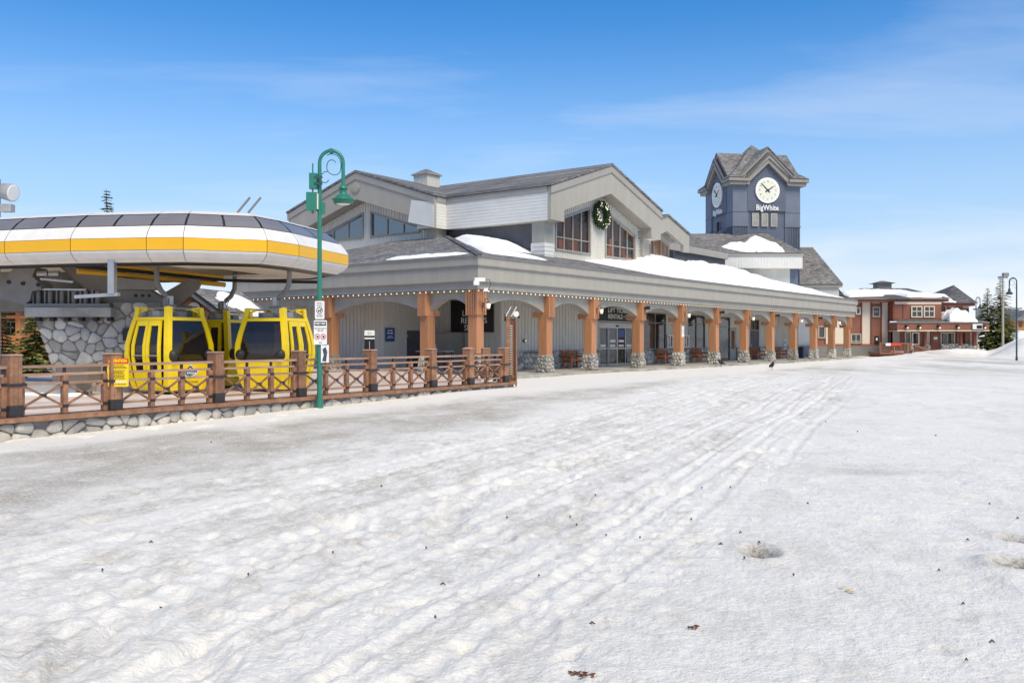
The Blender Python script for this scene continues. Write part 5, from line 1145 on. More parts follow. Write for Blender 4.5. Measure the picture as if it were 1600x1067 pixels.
for i in range(NPL-1):
    for nm, m_, prof in BANDS:
        nsub = 2 if (nm == 'canopy_window' and (Vector(PL[i+1])-Vector(PL[i])).length > 1.5) else 1
        for q in range(nsub):
            t0, t1 = q/nsub, (q+1)/nsub; vs = []; g = .008 if nm != 'canopy_window' else .035
            L_ = (Vector(PL[i+1])-Vector(PL[i])).length
            for d, z in prof:
                a, b = offs(i, d), offs(i+1, d); s0 = a.lerp(b, t0+g/L_); s1 = a.lerp(b, t1-g/L_); vs += [(s0.x,s0.y,z),(s1.x,s1.y,z)]
            MB().add(vs, [(2*k,2*k+1,2*k+3,2*k+2) for k in range(len(prof)-1)], False).build(nm, M[m_], ST)
bk = []                                                   # dark backing behind the joints, cream inside
for nm, d0, z0, d1, z1, m_ in (('backing', .03, 3.9, .03, 4.3, 'black'), ('backing', .03, 4.3, .28, 4.64, 'black'), ('window_backing', .28, 4.64, .72, 5.0, 'strap'), ('inner_shell', .30, 3.67, .35, 4.6, 'cream_in'), ('bottom_lip', .62, 3.60, .30, 3.675, 'black')):
    mb = MB(); vs = []
    for i in range(NPL): a, b = offs(i, d0), offs(i, d1); vs += [(a.x,a.y,z0),(b.x,b.y,z1)]
    mb.add(vs, [(2*i,2*i+2,2*i+3,2*i+1) for i in range(NPL-1)]).build(nm, M[m_], ST)
mb = MB(); top = [offs(i, 1.6) for i in range(NPL)]; mb.add([(p.x,p.y,5.20) for p in top]+[(p.x,p.y,4.45) for p in top], [tuple(range(NPL)), tuple(range(2*NPL-1, NPL-1, -1))]).build('roof_deck', M['shell'], ST)
for i in range(4, 10):
    a, b, c, d = offs(i, .64), offs(i+1, .64), offs(i+1, 2.5), offs(i, 2.5); g = .006
    MB().add([(*a.lerp(b,g),3.64),(*b.lerp(a,g),3.64),(*c.lerp(d,g),3.66),(*d.lerp(c,g),3.66)], [(0,1,2,3)]).build('soffit_panel', M['cream_in'], ST)
top = [offs(i, .34) for i in range(NPL)]; MB().add([(p.x,p.y,4.42) for p in top], [tuple(range(NPL))]).build('inner_ceiling', M['cream_in'], ST)
for xx in (375.5, 392.5):
    a = at(xx-5, 333, 27.0); MB().tube([a, a+Vector((.38,0,.46))], .035, 8).build('roof_mast', M['steel'], ST)
# running rail, tyre beams and hanging brackets under the canopy
rail = [at(118,416,26.2), at(180,421,27.0), at(250,428,28.0), at(310,434,28.7), at(350,438,29.3), at(420,440,29.7), at(500,441,29.8)]
MB().tube([p for p in rail], .05, 8).build('running_rail', M['black'], ST)
MB().tube([p+Vector((0,-.05,.10)) for p in rail[:5]], .05, 8).build('rail_guard', M['rail_y'], ST); MB().tube([p+Vector((0,.1,-.14)) for p in rail[:5]], .075, 8).build('rail_guard', M['rail_y'], ST)
for (pts, nm, m_, y0, y1) in (
    ([(88,413),(168,413),(262,472),(262,494),(205,494),(152,466)],'main_arm','steel2',27.4,27.9),
    ([(235,494),(235,470),(292,437),(306,436),(310,444),(308,450),(262,488)],'cross_arm','steel2',27.95,28.2),
    ([(10,450),(13,428),(22,418),(56,418),(50,432),(64,444),(64,452),(50,455),(46,470),(38,476),(12,470)],'drive_housing','steel',26.9,27.6),
    ([(-30,440),(12,440),(12,470),(-30,462)],'drive_beam','steel',27.2,27.9),
    ([(42,474),(50,453),(135,453),(135,462),(160,474)],'bearing_frame_back','steel',27.3,27.5),
    ([(180,433),(242,440),(244,453),(183,452)],'motor','steel',27.0,27.38)):
    mb = MB(); P = [at(x, y, y0) for x, y in pts]; Q = [Vector((p.x, y1, p.z)) for p in P]; n = len(P)
    mb.add(P+Q, [tuple(range(n)), tuple(range(2*n-1,n-1,-1))]+[(i,(i+1) % n,n+(i+1) % n,n+i) for i in range(n)]).build(nm, M[m_], ST)
for k in range(6):
    x = 52+k*18.5; a = at(x, 475, 27.05); MB().box(a.x-.02,a.x+.02,27.02,27.3,a.z,a.z+.42).build('frame_rib', M['steel'], ST)
    b = at(x+8, 475, 27.1); MB().tube([b, b+Vector((0,0,.38))], .07, 10).build('roller', M['steel2'], ST)
a = at(50,452,27.0); b = at(135,453,27.0); MB().beam(a,b,.06,.05).build('frame_rail', M['galv'], ST); a = at(64,436,26.95); b = at(115,441,26.95); MB().beam(a,b,.1,.06).build('frame_rail', M['galv'], ST)
for x in (66, 84): a = at(x,428,26.9); MB().tube([a-Vector((.13,0,0)),a+Vector((.17,0,.01))], .085, 12).build('cylinder', M['galv'], ST)
for x, y in ((14,441),(36,443),(60,445),(130,425)): a = at(x,y,26.89 if x < 100 else 27.39); MB().tube([a+Vector((0,.02,0)),a-Vector((0,.03,0))], .06, 12).build('pivot_pin', M['black'], ST)
for x in (212, 223, 233): a = at(x,462,27.39); MB().tube([a+Vector((0,.02,0)),a-Vector((0,.02,0))], .05, 10).build('bolt_hole', M['black'], ST)
a = at(175.5,406,24.6); b = at(175.5,459,24.6)
br = MB().box(a.x-.085,a.x+.085,24.5,24.52,b.z,a.z).box(a.x-.085,a.x-.07,24.52,24.7,b.z,a.z).box(a.x+.07,a.x+.085,24.52,24.7,b.z,a.z).build('hanging_bracket', M['galv'], ST)
MB().beam(at(118,464,24.7), at(186,460,24.6), .14, .09).build('bracket_beam', M['galv'], ST)
a = at(-60,475,29); b = at(168,413,29); MB().box(a.x,b.x,29,30.6,2.5,3.75).build('machine_room', M['steel'], ST)
# fieldstone base with concrete cap
py_ = 27.0; pb = [at(84,590,py_), at(84,616,py_)]
poly = [(at(83,616,py_).x, .0), (at(250,616,py_).x, 0), (at(250,500,py_).x, 2.7), (at(176,473,py_).x, 2.7), (at(176,496,py_).x, 2.28), (at(53,496,py_).x, 2.28), (at(79,567,py_).x, .92)]
pier = MB().prism(poly, lambda a, z, t: (a, t, z), py_+.03, py_+3.2).build('stone_base', M['mortar'], ST)
rp_ = random.Random(31)
for c in voronoi(poly, .34, .31, 55, .014, .95): stone_mb(MB(), c, lambda s, z, d: (s, py_+.03-d, z), .045, rp_, 1).build('stone', M['stone'], pier)
xa, xb = at(42,480,26.85).x, at(176,480,26.85).x
MB().box(xa,xb,26.72,30.2,2.27,2.54).build('concrete_cap', M['concrete'], ST); MB().box(xa-.08,xb-.1,26.85,29,2.545,2.66).build('cap_plate', M['steel'], ST)
for k in range(6): x = xa+.35+k*.42; MB().box(x-.06,x+.06,26.75,26.95,2.15,2.265).build('weep_block', M['black'], ST)
a = at(201,522,26.9); MB().box(a.x-.16,a.x+.02,26.86,27.0,a.z-.2,a.z+.17).build('recessed_box', M['strap'], ST)
# a low snow-covered ramp box beside the base
LB = thing('ramp_box', 'low grey service box half hidden behind the fence at left', 'box', (at(60,600,25.4).x, 25.4, 0), R(-12))
MB().box(-1.2,1.4,-.3,.4,0,.42).build('box_body', M['grey'], LB); MB().box(.9,1.9,-.45,.1,.45,.9).build('dark_hatch', M['room'], LB)
o = blob_snow('terrace_snow', 'leftover snow lying on the terrace behind the fence at left', [(at(10,600,26.5).x,25.6),(at(110,600,25).x,24.4),(at(150,600,25).x,24.6),(at(140,600,26).x,26.3),(at(20,600,28).x,28)], 0, 0, .16, 0, 4, lambda x, y: -.01, 30)

# ---- cabins
HZ = [.12,.30,.62,1.12,1.40,1.75,2.10,2.20,2.50]; HH = [.64,.70,.77,.82,.812,.752,.672,.649,.56]
def hh(z): return float(np.interp(z, HZ, HH))
ZS = [.12,.30,.62,.92,1.12,1.40,1.75,2.10]
def face_pt(k, s, z, d=0.0):                 # k-th face, s in [-1,1] across, d out
    h = hh(z); x, y = s*(h), -(h+d); a = k*math.pi/2; return (x*math.cos(a)-y*math.sin(a), x*math.sin(a)+y*math.cos(a), z)
def face_strip(mb, k, s0, s1, z0, z1, d0, d1, n=6):
    zs = [z0+(z1-z0)*i/n for i in range(n+1)]; vs = []
    for z in zs:
        vs += [face_pt(k,s0,z,d0), face_pt(k,s1,z,d0), face_pt(k,s1,z,d1), face_pt(k,s0,z,d1)]
    fs = []
    for i in range(n):
        b = 4*i
        for q in range(4): fs.append((b+q, b+(q+1) % 4, b+4+(q+1) % 4, b+4+q))
    fs += [(3,2,1,0), (4*n,4*n+1,4*n+2,4*n+3)]
    return mb.add(vs, fs)
def make_cabin(label):
    C = thing('gondola_cabin', label, 'gondola cabin', (0,0,0), 0, 'yellow gondola cabins in the station')
    # faces: 0 = glazed end facing out (-y), 1 = side (+x), 2 = rear glazed end, 3 = door side (-x)
    MB().box(-.62,.62,-.62,.62,.10,.16).build('floor_pan', M['steel'], C)
    for k in range(3):
        face_strip(MB(), k, -.9, .9, .14, .93, -.04, .0, 5).build('lower_panel', M['yellow'], C)
        w = face_strip(MB(), k, -.9, .9, .98, 2.09, -.03, -.015, 7).build('window', M['cabglass'], C)
        face_strip(MB(), k, -.9, .9, .93, .98, -.03, .015, 1).build('window_sill', M['rubber'], w)
        face_strip(MB(), k, -.9, .9, 2.09, 2.18, -.04, .02, 1).build('top_rail', M['yellow'], C)
    # door side
    face_strip(MB(), 3, -.9, .9, .14, .24, -.04, 0, 1).build('door_sill', M['yellow'], C); face_strip(MB(), 3, -.9, .9, 2.10, 2.18, -.04, .02, 1).build('top_rail', M['yellow'], C)
    for s0, s1 in ((-.88,-.70),(.70,.88)): face_strip(MB(), 3, s0, s1, .24, 2.09, -.04, -.03, 7).build('side_window', M['cabglass'], C)
    for s0, s1 in ((-.68,-.02),(.02,.68)):
        dr = face_strip(MB(), 3, s0+.10, s1-.10, .62, 1.98, .005, .012, 7).build('door_leaf', M['cabglass'], C)
        f = MB(); face_strip(f, 3, s0, s0+.12, .24, 2.09, 0, .05, 8); face_strip(f, 3, s1-.12, s1, .24, 2.09, 0, .05, 8)
        face_strip(f, 3, s0+.12, s1-.12, 1.94, 2.09, 0, .05, 1); face_strip(f, 3, s0+.12, s1-.12, .24, .66, 0, .05, 3); f.build('door_frame', M['yellow'], dr)
        face_strip(MB(), 3, s0+.12, s1-.12, 1.10, 1.13, .013, .05, 1).build('grab_bar', M['galv'], dr)
    # corner posts that rise past the roof, with inward brackets
    for k in range(4):
        a = math.pi/4+k*math.pi/2+math.pi; wdt = .155
        zs = [.12,.30,.62,.92,1.12,1.40,1.75,2.10,2.25,2.47]; vs = []
        for z in zs:
            h = hh(min(z, 2.3)); cx, cy = [(-1,-1),(1,-1),(1,1),(-1,1)][k]; w = wdt*(1.0 if z > .5 else 1.15)
            X, Y_ = cx*(h+.03), cy*(h+.03)
            vs += [(X,Y_-cy*w,z),(X,Y_,z),(X-cx*w,Y_,z),(X-cx*w,Y_-cy*.05,z),(X-cx*.05,Y_-cy*.05,z),(X-cx*.05,Y_-cy*w,z)]
        fs = [(6*i+q, 6*i+(q+1) % 6, 6*i+6+(q+1) % 6, 6*i+6+q) for i in range(len(zs)-1) for q in range(6)]+[tuple(range(6)), tuple(range(6*len(zs)-1, 6*len(zs)-7, -1))]
        p = MB().add(vs, fs).build('corner_post', M['yellow'], C)
        cx, cy = [(-1,-1),(1,-1),(1,1),(-1,1)][k]; h = hh(2.3)
        MB().beam((cx*h,cy*h,2.45),(cx*(h-.32),cy*(h-.32),2.42),.10,.06).build('roof_bracket', M['yellow'], p); MB().beam((cx*(h-.02),cy*(h-.02),2.30),(cx*(h-.22),cy*(h-.22),2.42),.08,.05).build('bracket_strut', M['yellow'], p)
    MB().box(-.62,.62,-.62,.62,2.12,2.20).build('roof_plate', M['steel'], C); MB().box(-.5,.5,-.14,.14,2.21,2.36).build('roof_box', M['grey'], C); MB().box(-.14,.14,-.5,.5,2.20,2.33).build('roof_box', M['steel'], C)
    for s in (-1, 1): MB().tube([(-.45,s*.45,2.44),(.45,s*.45,2.44)], .018, 8).build('roof_rod', M['galv'], C); MB().tube([(s*.45,-.45,2.43),(s*.45,.45,2.43)], .018, 8).build('roof_rod', M['galv'], C)
    for k in (0, 1, 2):
        for s in (-.80, .80): x, y, z = face_pt(k, s, 1.12, .02); MB().ball((x,y,z), (.15,.15,.16), 12, 8).build('bumper', M['rubber'], C)
    # seats inside
    for y in (-.45, .45): st = MB().box(-.5,.6,y-.2,y+.2,.55,.62).build('bench_seat', M['rubber'], C); MB().box(-.5,.6,y+(.15 if y > 0 else -.2),y+(.2 if y > 0 else -.15),.62,1.15).build('bench_back', M['rubber'], st)
    # emblem and line of print on the glazed ends
    for k in (0, 1):
        em = MB(); ctr = Vector(face_pt(k, 0, .66, .006)); ca, sa = math.cos(k*math.pi/2), math.sin(k*math.pi/2)
        tilt = Vector(face_pt(k,0,.85,.006))-Vector(face_pt(k,0,.5,.006)); Fm = frame(ctr, (ca, sa, 0), tilt.normalized())
        pts = [(-.36,-.0),(-.30,.05),(-.12,.09),(0,.20),(.12,.11),(.32,.05),(.36,0),(.26,-.09),(0,-.20),(-.26,-.09)]
        e = em.add([Fm @ Vector((x,y,.004)) for x, y in pts], [tuple(range(10))]).build('emblem', M['white'], C)
        MB().add([Fm @ Vector((x,y,.007)) for x, y in ((-.13,.075),(-.03,.15),(0,.17),(.04,.14),(.13,.075),(.05,.09),(0,.12),(-.05,.08))], [tuple(range(8))]).build('emblem_peak', M['signblack'], e)
        text_mb('BigWhite', .12, width=.52, bold=.003, ext=.001, shear=.2).xf(Fm @ Matrix.Translation((0,.0,.008))).build('emblem_lettering', M['signblue'], e)
        MB().add([Fm @ Vector((x,y,.007)) for x, y in ((-.20,-.08),(0,-.06),(.2,-.08),(.1,-.11),(0,-.14),(-.1,-.11))], [tuple(range(6))]).build('emblem_swoosh', M['green'], e)
        text_mb('Kelowna, BC Canada', .075, width=.72, ext=.001).xf(frame(Vector(face_pt(k,0,.36,.01)), (ca, sa, 0), tilt.normalized())).build('lettering', M['signblack'], C)
    return C
cab1 = make_cabin('left yellow gondola cabin showing its twin door beside the stone base')
def hanger(C, bow):
    # world-space bow direction turned into the cabin's frame
    a = C.rotation_euler.z; bx_, by_ = bow; d = Vector((bx_*math.cos(a)+by_*math.sin(a), -bx_*math.sin(a)+by_*math.cos(a), 0))
    hp = [(0,0,2.3),(0,0,2.72),tuple(d*.06+Vector((0,0,2.78))),tuple(d*.26+Vector((0,0,2.95))),tuple(d*.38+Vector((0,0,3.2))),tuple(d*.40+Vector((0,0,3.75)))]
    h = MB().tube(hp[2:], [.07,.075,.075,.075], 10).build('hanger_arm', M['steel'], C)
    MB().box(-.16,.16,-.09,.09,2.44,2.56).build('suspension_head', M['steel'], h); MB().box(-.07,.07,-.07,.07,2.33,2.80).build('suspension_block', M['galv'], h); MB().box(-.2,-.12,-.05,.05,2.5,2.74).build('damper', M['steel'], h)
    MB().tube([(.1,0,2.5),tuple(d*.15+Vector((.05,0,2.8))),tuple(d*.33+Vector((0,.05,3.0)))], .012, 6).build('cable', M['black'], h)
def place(C, npx, Yn, alpha, door_left):
    s = .85*2; N = Vector(((npx-800)/F*Yn, Yn, 0)); a = R(alpha)
    Lc = N+Vector((-s*math.cos(a), s*math.sin(a), 0)); Rc = N+Vector((s*math.sin(a), s*math.cos(a), 0)); c = (Lc+Rc)/2
    # door-left: face 3 (local -x) looks along the outward normal of edge N-L
    nl = Vector((-math.sin(a), -math.cos(a), 0)); nr = Vector((math.cos(a), -math.sin(a), 0))
    nd = nl if door_left else nr; C.rotation_euler = (0, 0, math.atan2(nd.y, nd.x)-math.pi); C.location = (c.x, c.y, .05)
cab2 = copy_tree(cab1); cab2['label'] = 'right yellow gondola cabin with doors turned towards the green lamp post'
cab3 = copy_tree(cab1); cab3['label'] = 'yellow gondola cabin parked behind, between the other two'
place(cab1, 262, 25.0, 27, True); place(cab2, 448, 26.2, 16, False); place(cab3, 357, 28.4, 20, True)
hanger(cab1, (-1,.1)); hanger(cab2, (1,.1)); hanger(cab3, (.9,.2))

# ---- drum antenna on a mast at the left edge
AN = thing('antenna_mast', 'mast with grey drum antenna above the canopy at the left edge', 'antenna', (at(-3,330,34).x, 34, 0))
dz = lambda p: H+(HOR-p)/F*34
MB().tube([(0,0,-.2),(0,0,dz(280))], .09, 10).build('mast', M['galv'], AN)
ax_ = Vector((.96,-.18,-.20)).normalized(); c0 = Vector((.20,-.05,dz(299))); c1 = c0+ax_*.42
MB().tube([c0, c0+ax_*.02, c1, c1+ax_*.03], [.22,.29,.33,.325], 28).build('drum', M['grey'], AN); MB().tube([c1+ax_*.025, c1+ax_*.05], [.32,.28], 28).build('radome', M['white'], AN); MB().box(0,.35,-.06,.06,dz(306),dz(302)).build('arm', M['steel'], AN)
MB().box(.18,.58,-.2,.1,dz(332),dz(320)).build('radio_box', M['grey'], AN); MB().box(0,.2,-.05,.05,dz(328),dz(325)).build('arm', M['steel'], AN)

# ================================================================== fittings on the lodge
def lodge_thing(name, label, cat, u, v, z, rz=0.0, group=None): p = LW(u, v, z); return thing(name, label, cat, tuple(p), LA+rz, group)
ORD = ['on the corner column', 'on the column left of the entrance', 'on the column right of the first shop window', 'on the fourth lit column from the corner', 'on the fifth lit column from the corner', 'on the last lit column at the far end']
def lantern(i, u):
    T = lodge_thing('wall_lantern', 'small bronze gooseneck lantern '+ORD[i], 'lantern', u, -.42, 3.05, 0, 'lanterns on the arcade columns')
    MB().box(-.05,.05,-.02,.02,-.05,.2).build('back_plate', M['barn'], T); MB().tube([(0,-.02,.1),(0,-.12,.34),(0,-.24,.38),(0,-.28,.25)], .018, 8).build('arm', M['barn'], T)
    MB().lathe((0,-.28,.02), [(.02,.25),(.06,.21),(.13,.16),(.12,.14)], 12).build('hood', M['barn'], T); MB().lathe((0,-.28,.02), [(.09,.15),(.10,.05),(.07,-.1),(.0,-.13)], 12).build('lamp_glass', M['lantern'], T); MB().lathe((0,-.28,.02), [(.0,-.17),(.04,-.15),(.07,-.105)], 8).build('finial', M['barn'], T)
for i, k in enumerate((0,2,4,6,8,10)): lantern(i, CU[k])
for i, k in enumerate((3,5,7,9)):
    T = lodge_thing('speaker', 'black outdoor speaker '+['on the column right of the entrance','on the column before the glazed door','on the column before the last shop door','on the column near the open end'][i]+' of the arcade', 'speaker', CU[k], -.45, 3.42, R(25), 'speakers on the arcade columns')
    MB().box(-.12,.22,-.28,-.06,-.1,.1).build('body', M['black'], T); MB().box(-.04,.04,-.08,.06,-.04,.04).build('bracket', M['black'], T)
T = lodge_thing('security_camera', 'white twin security camera on the fascia at the lodge corner', 'camera', -.60, -.60, 4.12, R(-45))
MB().box(-.18,.28,-.30,-.06,.0,.16).build('housing', M['white'], T); MB().box(-.22,.02,-.32,-.04,-.16,.02).build('housing', M['white'], T); MB().box(-.05,.05,-.08,.12,-.02,.1).build('mount', M['white'], T); MB().tube([(.28,-.1,.08),(.5,-.1,.1),(.55,-.1,-.15),(.42,-.05,-.38)], .014, 6).build('cable', M['black'], T); MB().box(.25,.42,-.14,0,-.42,-.28).build('junction', M['white'], T)
# string lights along the fascia
def string_lights(label, onu, a0, a1, pitch):
    T = thing('string_lights', label, 'string lights', (LC[0], LC[1], 0), LA); n = int((a1-a0)/pitch); mb = MB(); z = FB-.07
    for i in range(n+1):
        a = a0+(a1-a0)*i/n; p = (a, -.47, z) if onu else (-.47, a, z); mb.ball(p, .034, 6, 4)
    MB().tube([((a0, -.465, FB-.02) if onu else (-.465, a0, FB-.02)), ((a1, -.465, FB-.02) if onu else (-.465, a1, FB-.02))], .012, 5).build('wire', M['black'], T); mb.build('bulbs', M['bulb'], T, 'stuff'); return T
string_lights('row of warm bulbs under the fascia of the long street arcade', True, -.4, 55.4, .36); string_lights('row of white bulbs under the fascia of the left lodge side', False, 0, 16, .36)
def rake_lights(label, pts, n):
    T = thing('string_lights', label, 'string lights', (LC[0], LC[1], 0), LA); mb = MB(); a, b = Vector(pts[0]), Vector(pts[1])
    for i in range(n+1): mb.ball(a.lerp(b, i/n)+Vector((0,0,-.03*(i % 2))), .035, 6, 4)
    MB().tube([a+Vector((0,0,.03)), b+Vector((0,0,.03))], .01, 5).build('wire', M['black'], T); mb.build('bulbs', M['bulbdim'], T, 'stuff')
rake_lights('bulbs along the right rake of the big gable behind the wreath', [(GA+.3,GB+.85,10.72),(GA+5.3,GB+.85,9.14)], 24)
rake_lights('bulbs hanging down beside the right gable window', [(GA+5.3,GB+.85,9.1),(GA+5.3,GB+.85,7.2)], 9)
rake_lights('bulbs along the left rake of the left gable', [(LB2+.85,18.7+.3,10.72),(LB2+.85,18.7+5.2,9.14)], 24)
rake_lights('bulbs along the rake of the small far gable', [(30.5,6.9,9.7),(33.0,6.9,8.95)], 12)
# wreath
WR = lodge_thing('wreath', 'large green Christmas wreath with lights hung between the gable windows', 'wreath', GA+.05, 4.9, 9.55)
rwz = random.Random(2); mb = MB(); bl = MB()
for i in range(1500):
    a = rwz.uniform(0, 2*math.pi); b = rwz.uniform(0, 2*math.pi); rr_ = .20*math.sqrt(rwz.random()); Rm = .68
    p = Vector(((Rm+rr_*math.cos(b))*math.cos(a), rr_*math.sin(b)-.16, (Rm+rr_*math.cos(b))*math.sin(a))); e = Vector((rwz.uniform(-1,1),rwz.uniform(-1,.4),rwz.uniform(-1,1))).normalized()*rwz.uniform(.1,.2); n_ = e.cross(Vector((rwz.random(),rwz.random(),rwz.random()))).normalized()*.035
    mb.add([p, p+e*.5+n_, p+e, p+e*.5-n_], [(0,1,2,3)])
for i in range(46):
    a = rwz.uniform(0, 2*math.pi); q = .68+rwz.uniform(-.18,.18); bl.ball((q*math.cos(a), -.36, q*math.sin(a)), .035, 6, 4)
mb.build('foliage', M['wreath'], WR); bl.build('bulbs', M['bulb'], WR, 'stuff'); MB().tube([(.68*math.cos(R(a)),-.14,.68*math.sin(R(a))) for a in range(0,361,15)], .14, 8, False).build('ring_core', M['wreath'], WR)
# signs on the lodge
S = lodge_thing('shop_sign', 'black sign with white RENTALS lettering above the sliding entrance', 'sign', (SX0+SX1)/2, VW-.03, 3.12)
sw_ = (SX1-SX0)+.3; MB().box(-sw_/2,sw_/2,-.06,-.002,-.36,.48).build('panel', M['signblack'], S)
text_mb('RENTALS • SKI &', .40, width=sw_*.68, bold=.004, ext=.004).xf(Matrix.Translation((.35,-.068,-.08)) @ Matrix.Rotation(R(90),4,'X')).build('lettering', M['white'], S)
text_mb('LIFT TICKETS', .40, width=sw_*.62, bold=.004, ext=.004).xf(Matrix.Translation((.2,-.068,.30)) @ Matrix.Rotation(R(90),4,'X')).build('lettering', M['white'], S)
v0_, v1_ = V(771, 6.45), V(705, 6.45)
S = lodge_thing('shop_sign', 'large black sign with white stacked words in the dim corner recess', 'sign', 6.47, (v0_+v1_)/2, 2.75, R(-90))
w_ = v1_-v0_; MB().box(-w_/2,w_/2,-.06,-.002,-.75,.95).build('panel', M['signblack'], S)
for k, (tx_, zz) in enumerate((('LIFT',.26),('RENTALS',-.13),('SKI',-.52))):
    t = text_mb(tx_, .44, bold=.006, ext=.004); mnx = min(v[0] for v in t.v); t.xf(Matrix.Translation((-.62-mnx-(.09 if k == 1 else -.12*(k == 2)),-.068,zz)) @ Matrix.Rotation(R(90),4,'X')).build('lettering', M['white'], S)
S = lodge_thing('wall_sign', 'blue notice with white lines on the grey recess wall', 'sign', U(609,8.36), 8.36, ZL(523,U(609,8.36),8.36)); MB().box(-.34,.34,-.03,-.002,-.36,.36).build('panel', M['signblue'], S)
word_lines([(.22,.6),(.08,.8)], -.28, .28, .12, 3, -.036).build('bold_print', M['white'], S, 'stuff'); word_lines([(-.08,.6),(-.16,.85)], -.28, .28, .06, 8, -.036).build('small_print', M['white'], S, 'stuff')
nx_, ny_ = (577.5-800)/F*31.0, 31.0
S = thing('notice_stand', 'freestanding notice board with white top and black lower panel behind the fence', 'sign', (nx_, ny_, 0), R(4))
MB().box(-.03,.03,.0,.05,0,1.9).build('stand_post', M['black'], S); MB().box(-.17,.17,-.03,-.002,1.15,1.62).build('black_panel', M['signblack'], S); MB().box(-.17,.17,-.03,-.002,1.625,1.92).build('white_panel', M['white'], S); MB().box(-.17,.17,-.036,-.031,1.68,1.74).build('black_strip', M['signblack'], S); MB().box(-.012,.012,-.036,-.031,1.2,1.55).build('divider', M['grey'], S)
MB().tube([(-.07,-.034,1.82),(0,-.034,1.87),(.07,-.034,1.82),(0,-.034,1.79),(-.07,-.034,1.82)], .006, 5, False).build('emblem', M['grey'], S)
# notices on the shop walls
for k, (px_, lab) in enumerate(((1045.5,'white framed notice case beside the first shop window'),(1071,'white framed notice case left of the second shop window'))):
    u_ = U(px_, VW); S = lodge_thing('notice_case', lab, 'notice board', u_, VW-.01, 1.5, 0, 'white notice cases'); w = .42 if k == 0 else .42
    MB().box(-w,w,-.05,-.01,-.42,.42).build('case_back', M['room'], S); f = MB(); f.box(-w,w,-.09,-.051,.36,.44); f.box(-w,w,-.09,-.051,-.44,-.36); f.box(-w,-w+.09,-.09,-.051,-.36,.36); f.box(w-.09,w,-.09,-.051,-.36,.36); f.box(-.05,.05,-.09,-.051,-.36,.36); f.build('case_frame', M['white'], S); MB().box(-.28,-.12,-.06,-.052,-.2,.25).build('paper', M['curtain'], S)
u_ = U(1064.5,-.25); S = lodge_thing('paper_notice', 'white paper notice on the column beside the second bench', 'notice', CU[4]+.05, -.262, 2.1); MB().box(-.16,.16,-.012,0,-.32,.35).build('sheet', M['white'], S); word_lines([(.25,.6),(.12,.8),(.05,.7),(-.02,.8),(-.1,.6)], -.13, .13, .03, 3, -.016).build('small_print', M['signblack'], S, 'stuff')
S = lodge_thing('paper_notice', 'small white notice on the grey wall near the arcade end', 'notice', U(1226,VW), VW-.02, 1.35); MB().box(-.16,.16,-.02,0,-.3,.3).build('sheet', M['white'], S); MB().box(-.1,.1,-.025,-.021,-.1,.1).build('print_block', M['signblack'], S)
S = lodge_thing('wall_light', 'small brass bulkhead light low on the grey corner wall', 'light', U(818,VW), VW-.02, 1.55); MB().ball((0,-.06,0), (.16,.08,.10), 12, 6).build('body', M['barn'], S); MB().ball((0,-.12,0), (.08,.05,.06), 10, 6).build('lens', M['lantern'], S)
# log benches under the arcade
BL = ['log bench behind the second column left of the entrance', 'log bench under the first shop window', 'log bench under the second shop window', 'log bench before the dark shop door', 'log bench on the grey wall near the arcade end']
def make_bench():
    T = thing('log_bench', BL[0], 'bench', (0,0,0), LA, 'log benches under the arcade')
    for x in (-.72, .72):
        for y in (-.28, .28): MB().tube([(x,y,0),(x,y,.62 if y < 0 else .95)], .055, 8).build('leg', M['bench'], T)
        MB().tube([(x,-.34,.64),(x,.3,.66)], .05, 8).build('arm_rest', M['bench'], T); MB().tube([(x,-.28,.36),(x,.28,.36)], .045, 8).build('side_rail', M['bench'], T)
    for y in (-.2,-.05,.1,.24): MB().tube([(-.8,y,.43),(.8,y,.43)], .05, 8).build('seat_log', M['bench'], T)
    for z in (.62,.76,.92): MB().tube([(-.8,.31,z),(.8,.31,z)], .05, 8).build('back_log', M['bench'], T)
    return T
b0 = make_bench()
for i, px_ in enumerate((892, 1037, 1091, 1182, 1217)):
    T = b0 if i == 0 else copy_tree(b0); T['label'] = BL[i]; u_ = U(px_, 2.85); T.location = LW(u_+.35, 2.85, 0)
# equipment in the recess
T = thing('grill_cabinet', 'tall grey steel cabinet under the black sign in the recess', 'cabinet', tuple(LW(5.9, 6.6, 0)), LA-R(90)); MB().box(-.7,.75,-.45,.3,.0,2.0).build('cabinet_body', M['steel'], T); MB().box(-.72,-.68,-.47,.0,.3,2.0).build('cabinet_edge', M['black'], T); MB().box(-.60,.70,-.462,-.452,1.05,1.95).build('cabinet_door', M['soffit'], T)
T = thing('patio_table', 'grey counter table with bottles in the dim recess', 'table', tuple(LW(3.6, 5.6, 0)), LA-R(90)); MB().box(-1.0,1.0,-.35,.35,.98,1.05).build('table_top', M['grey'], T)
for x in (-.9,.9):
    for y in (-.3,.3): MB().box(x-.03,x+.03,y-.03,y+.03,0,.98).build('leg', M['black'], T)
for k in range(3): tb = thing('steel_flask', ['left','middle','right'][k]+' of three steel flasks on the counter table', 'flask', tuple(LW(3.5, 5.7-.12*k, 1.05)), 0, 'flasks on the counter'); MB().lathe((0,0,0), [(.04,0),(.045,.02),(.045,.32),(.02,.38),(.0,.38)], 10).build('body', M['galv'], tb)
T = lodge_thing('litter_bin', 'dark blue litter bin at the open end of the arcade', 'bin', U(1252,1.6), 1.6, 0); MB().frustum((0,0),(.20,.20),(.23,.23),0,.85).build('bin_body', mat('navy_plastic', (.02,.03,.08), .5), T); MB().frustum((0,0),(.24,.24),(.15,.15),.855,1.0).build('bin_lid', M['black'], T)
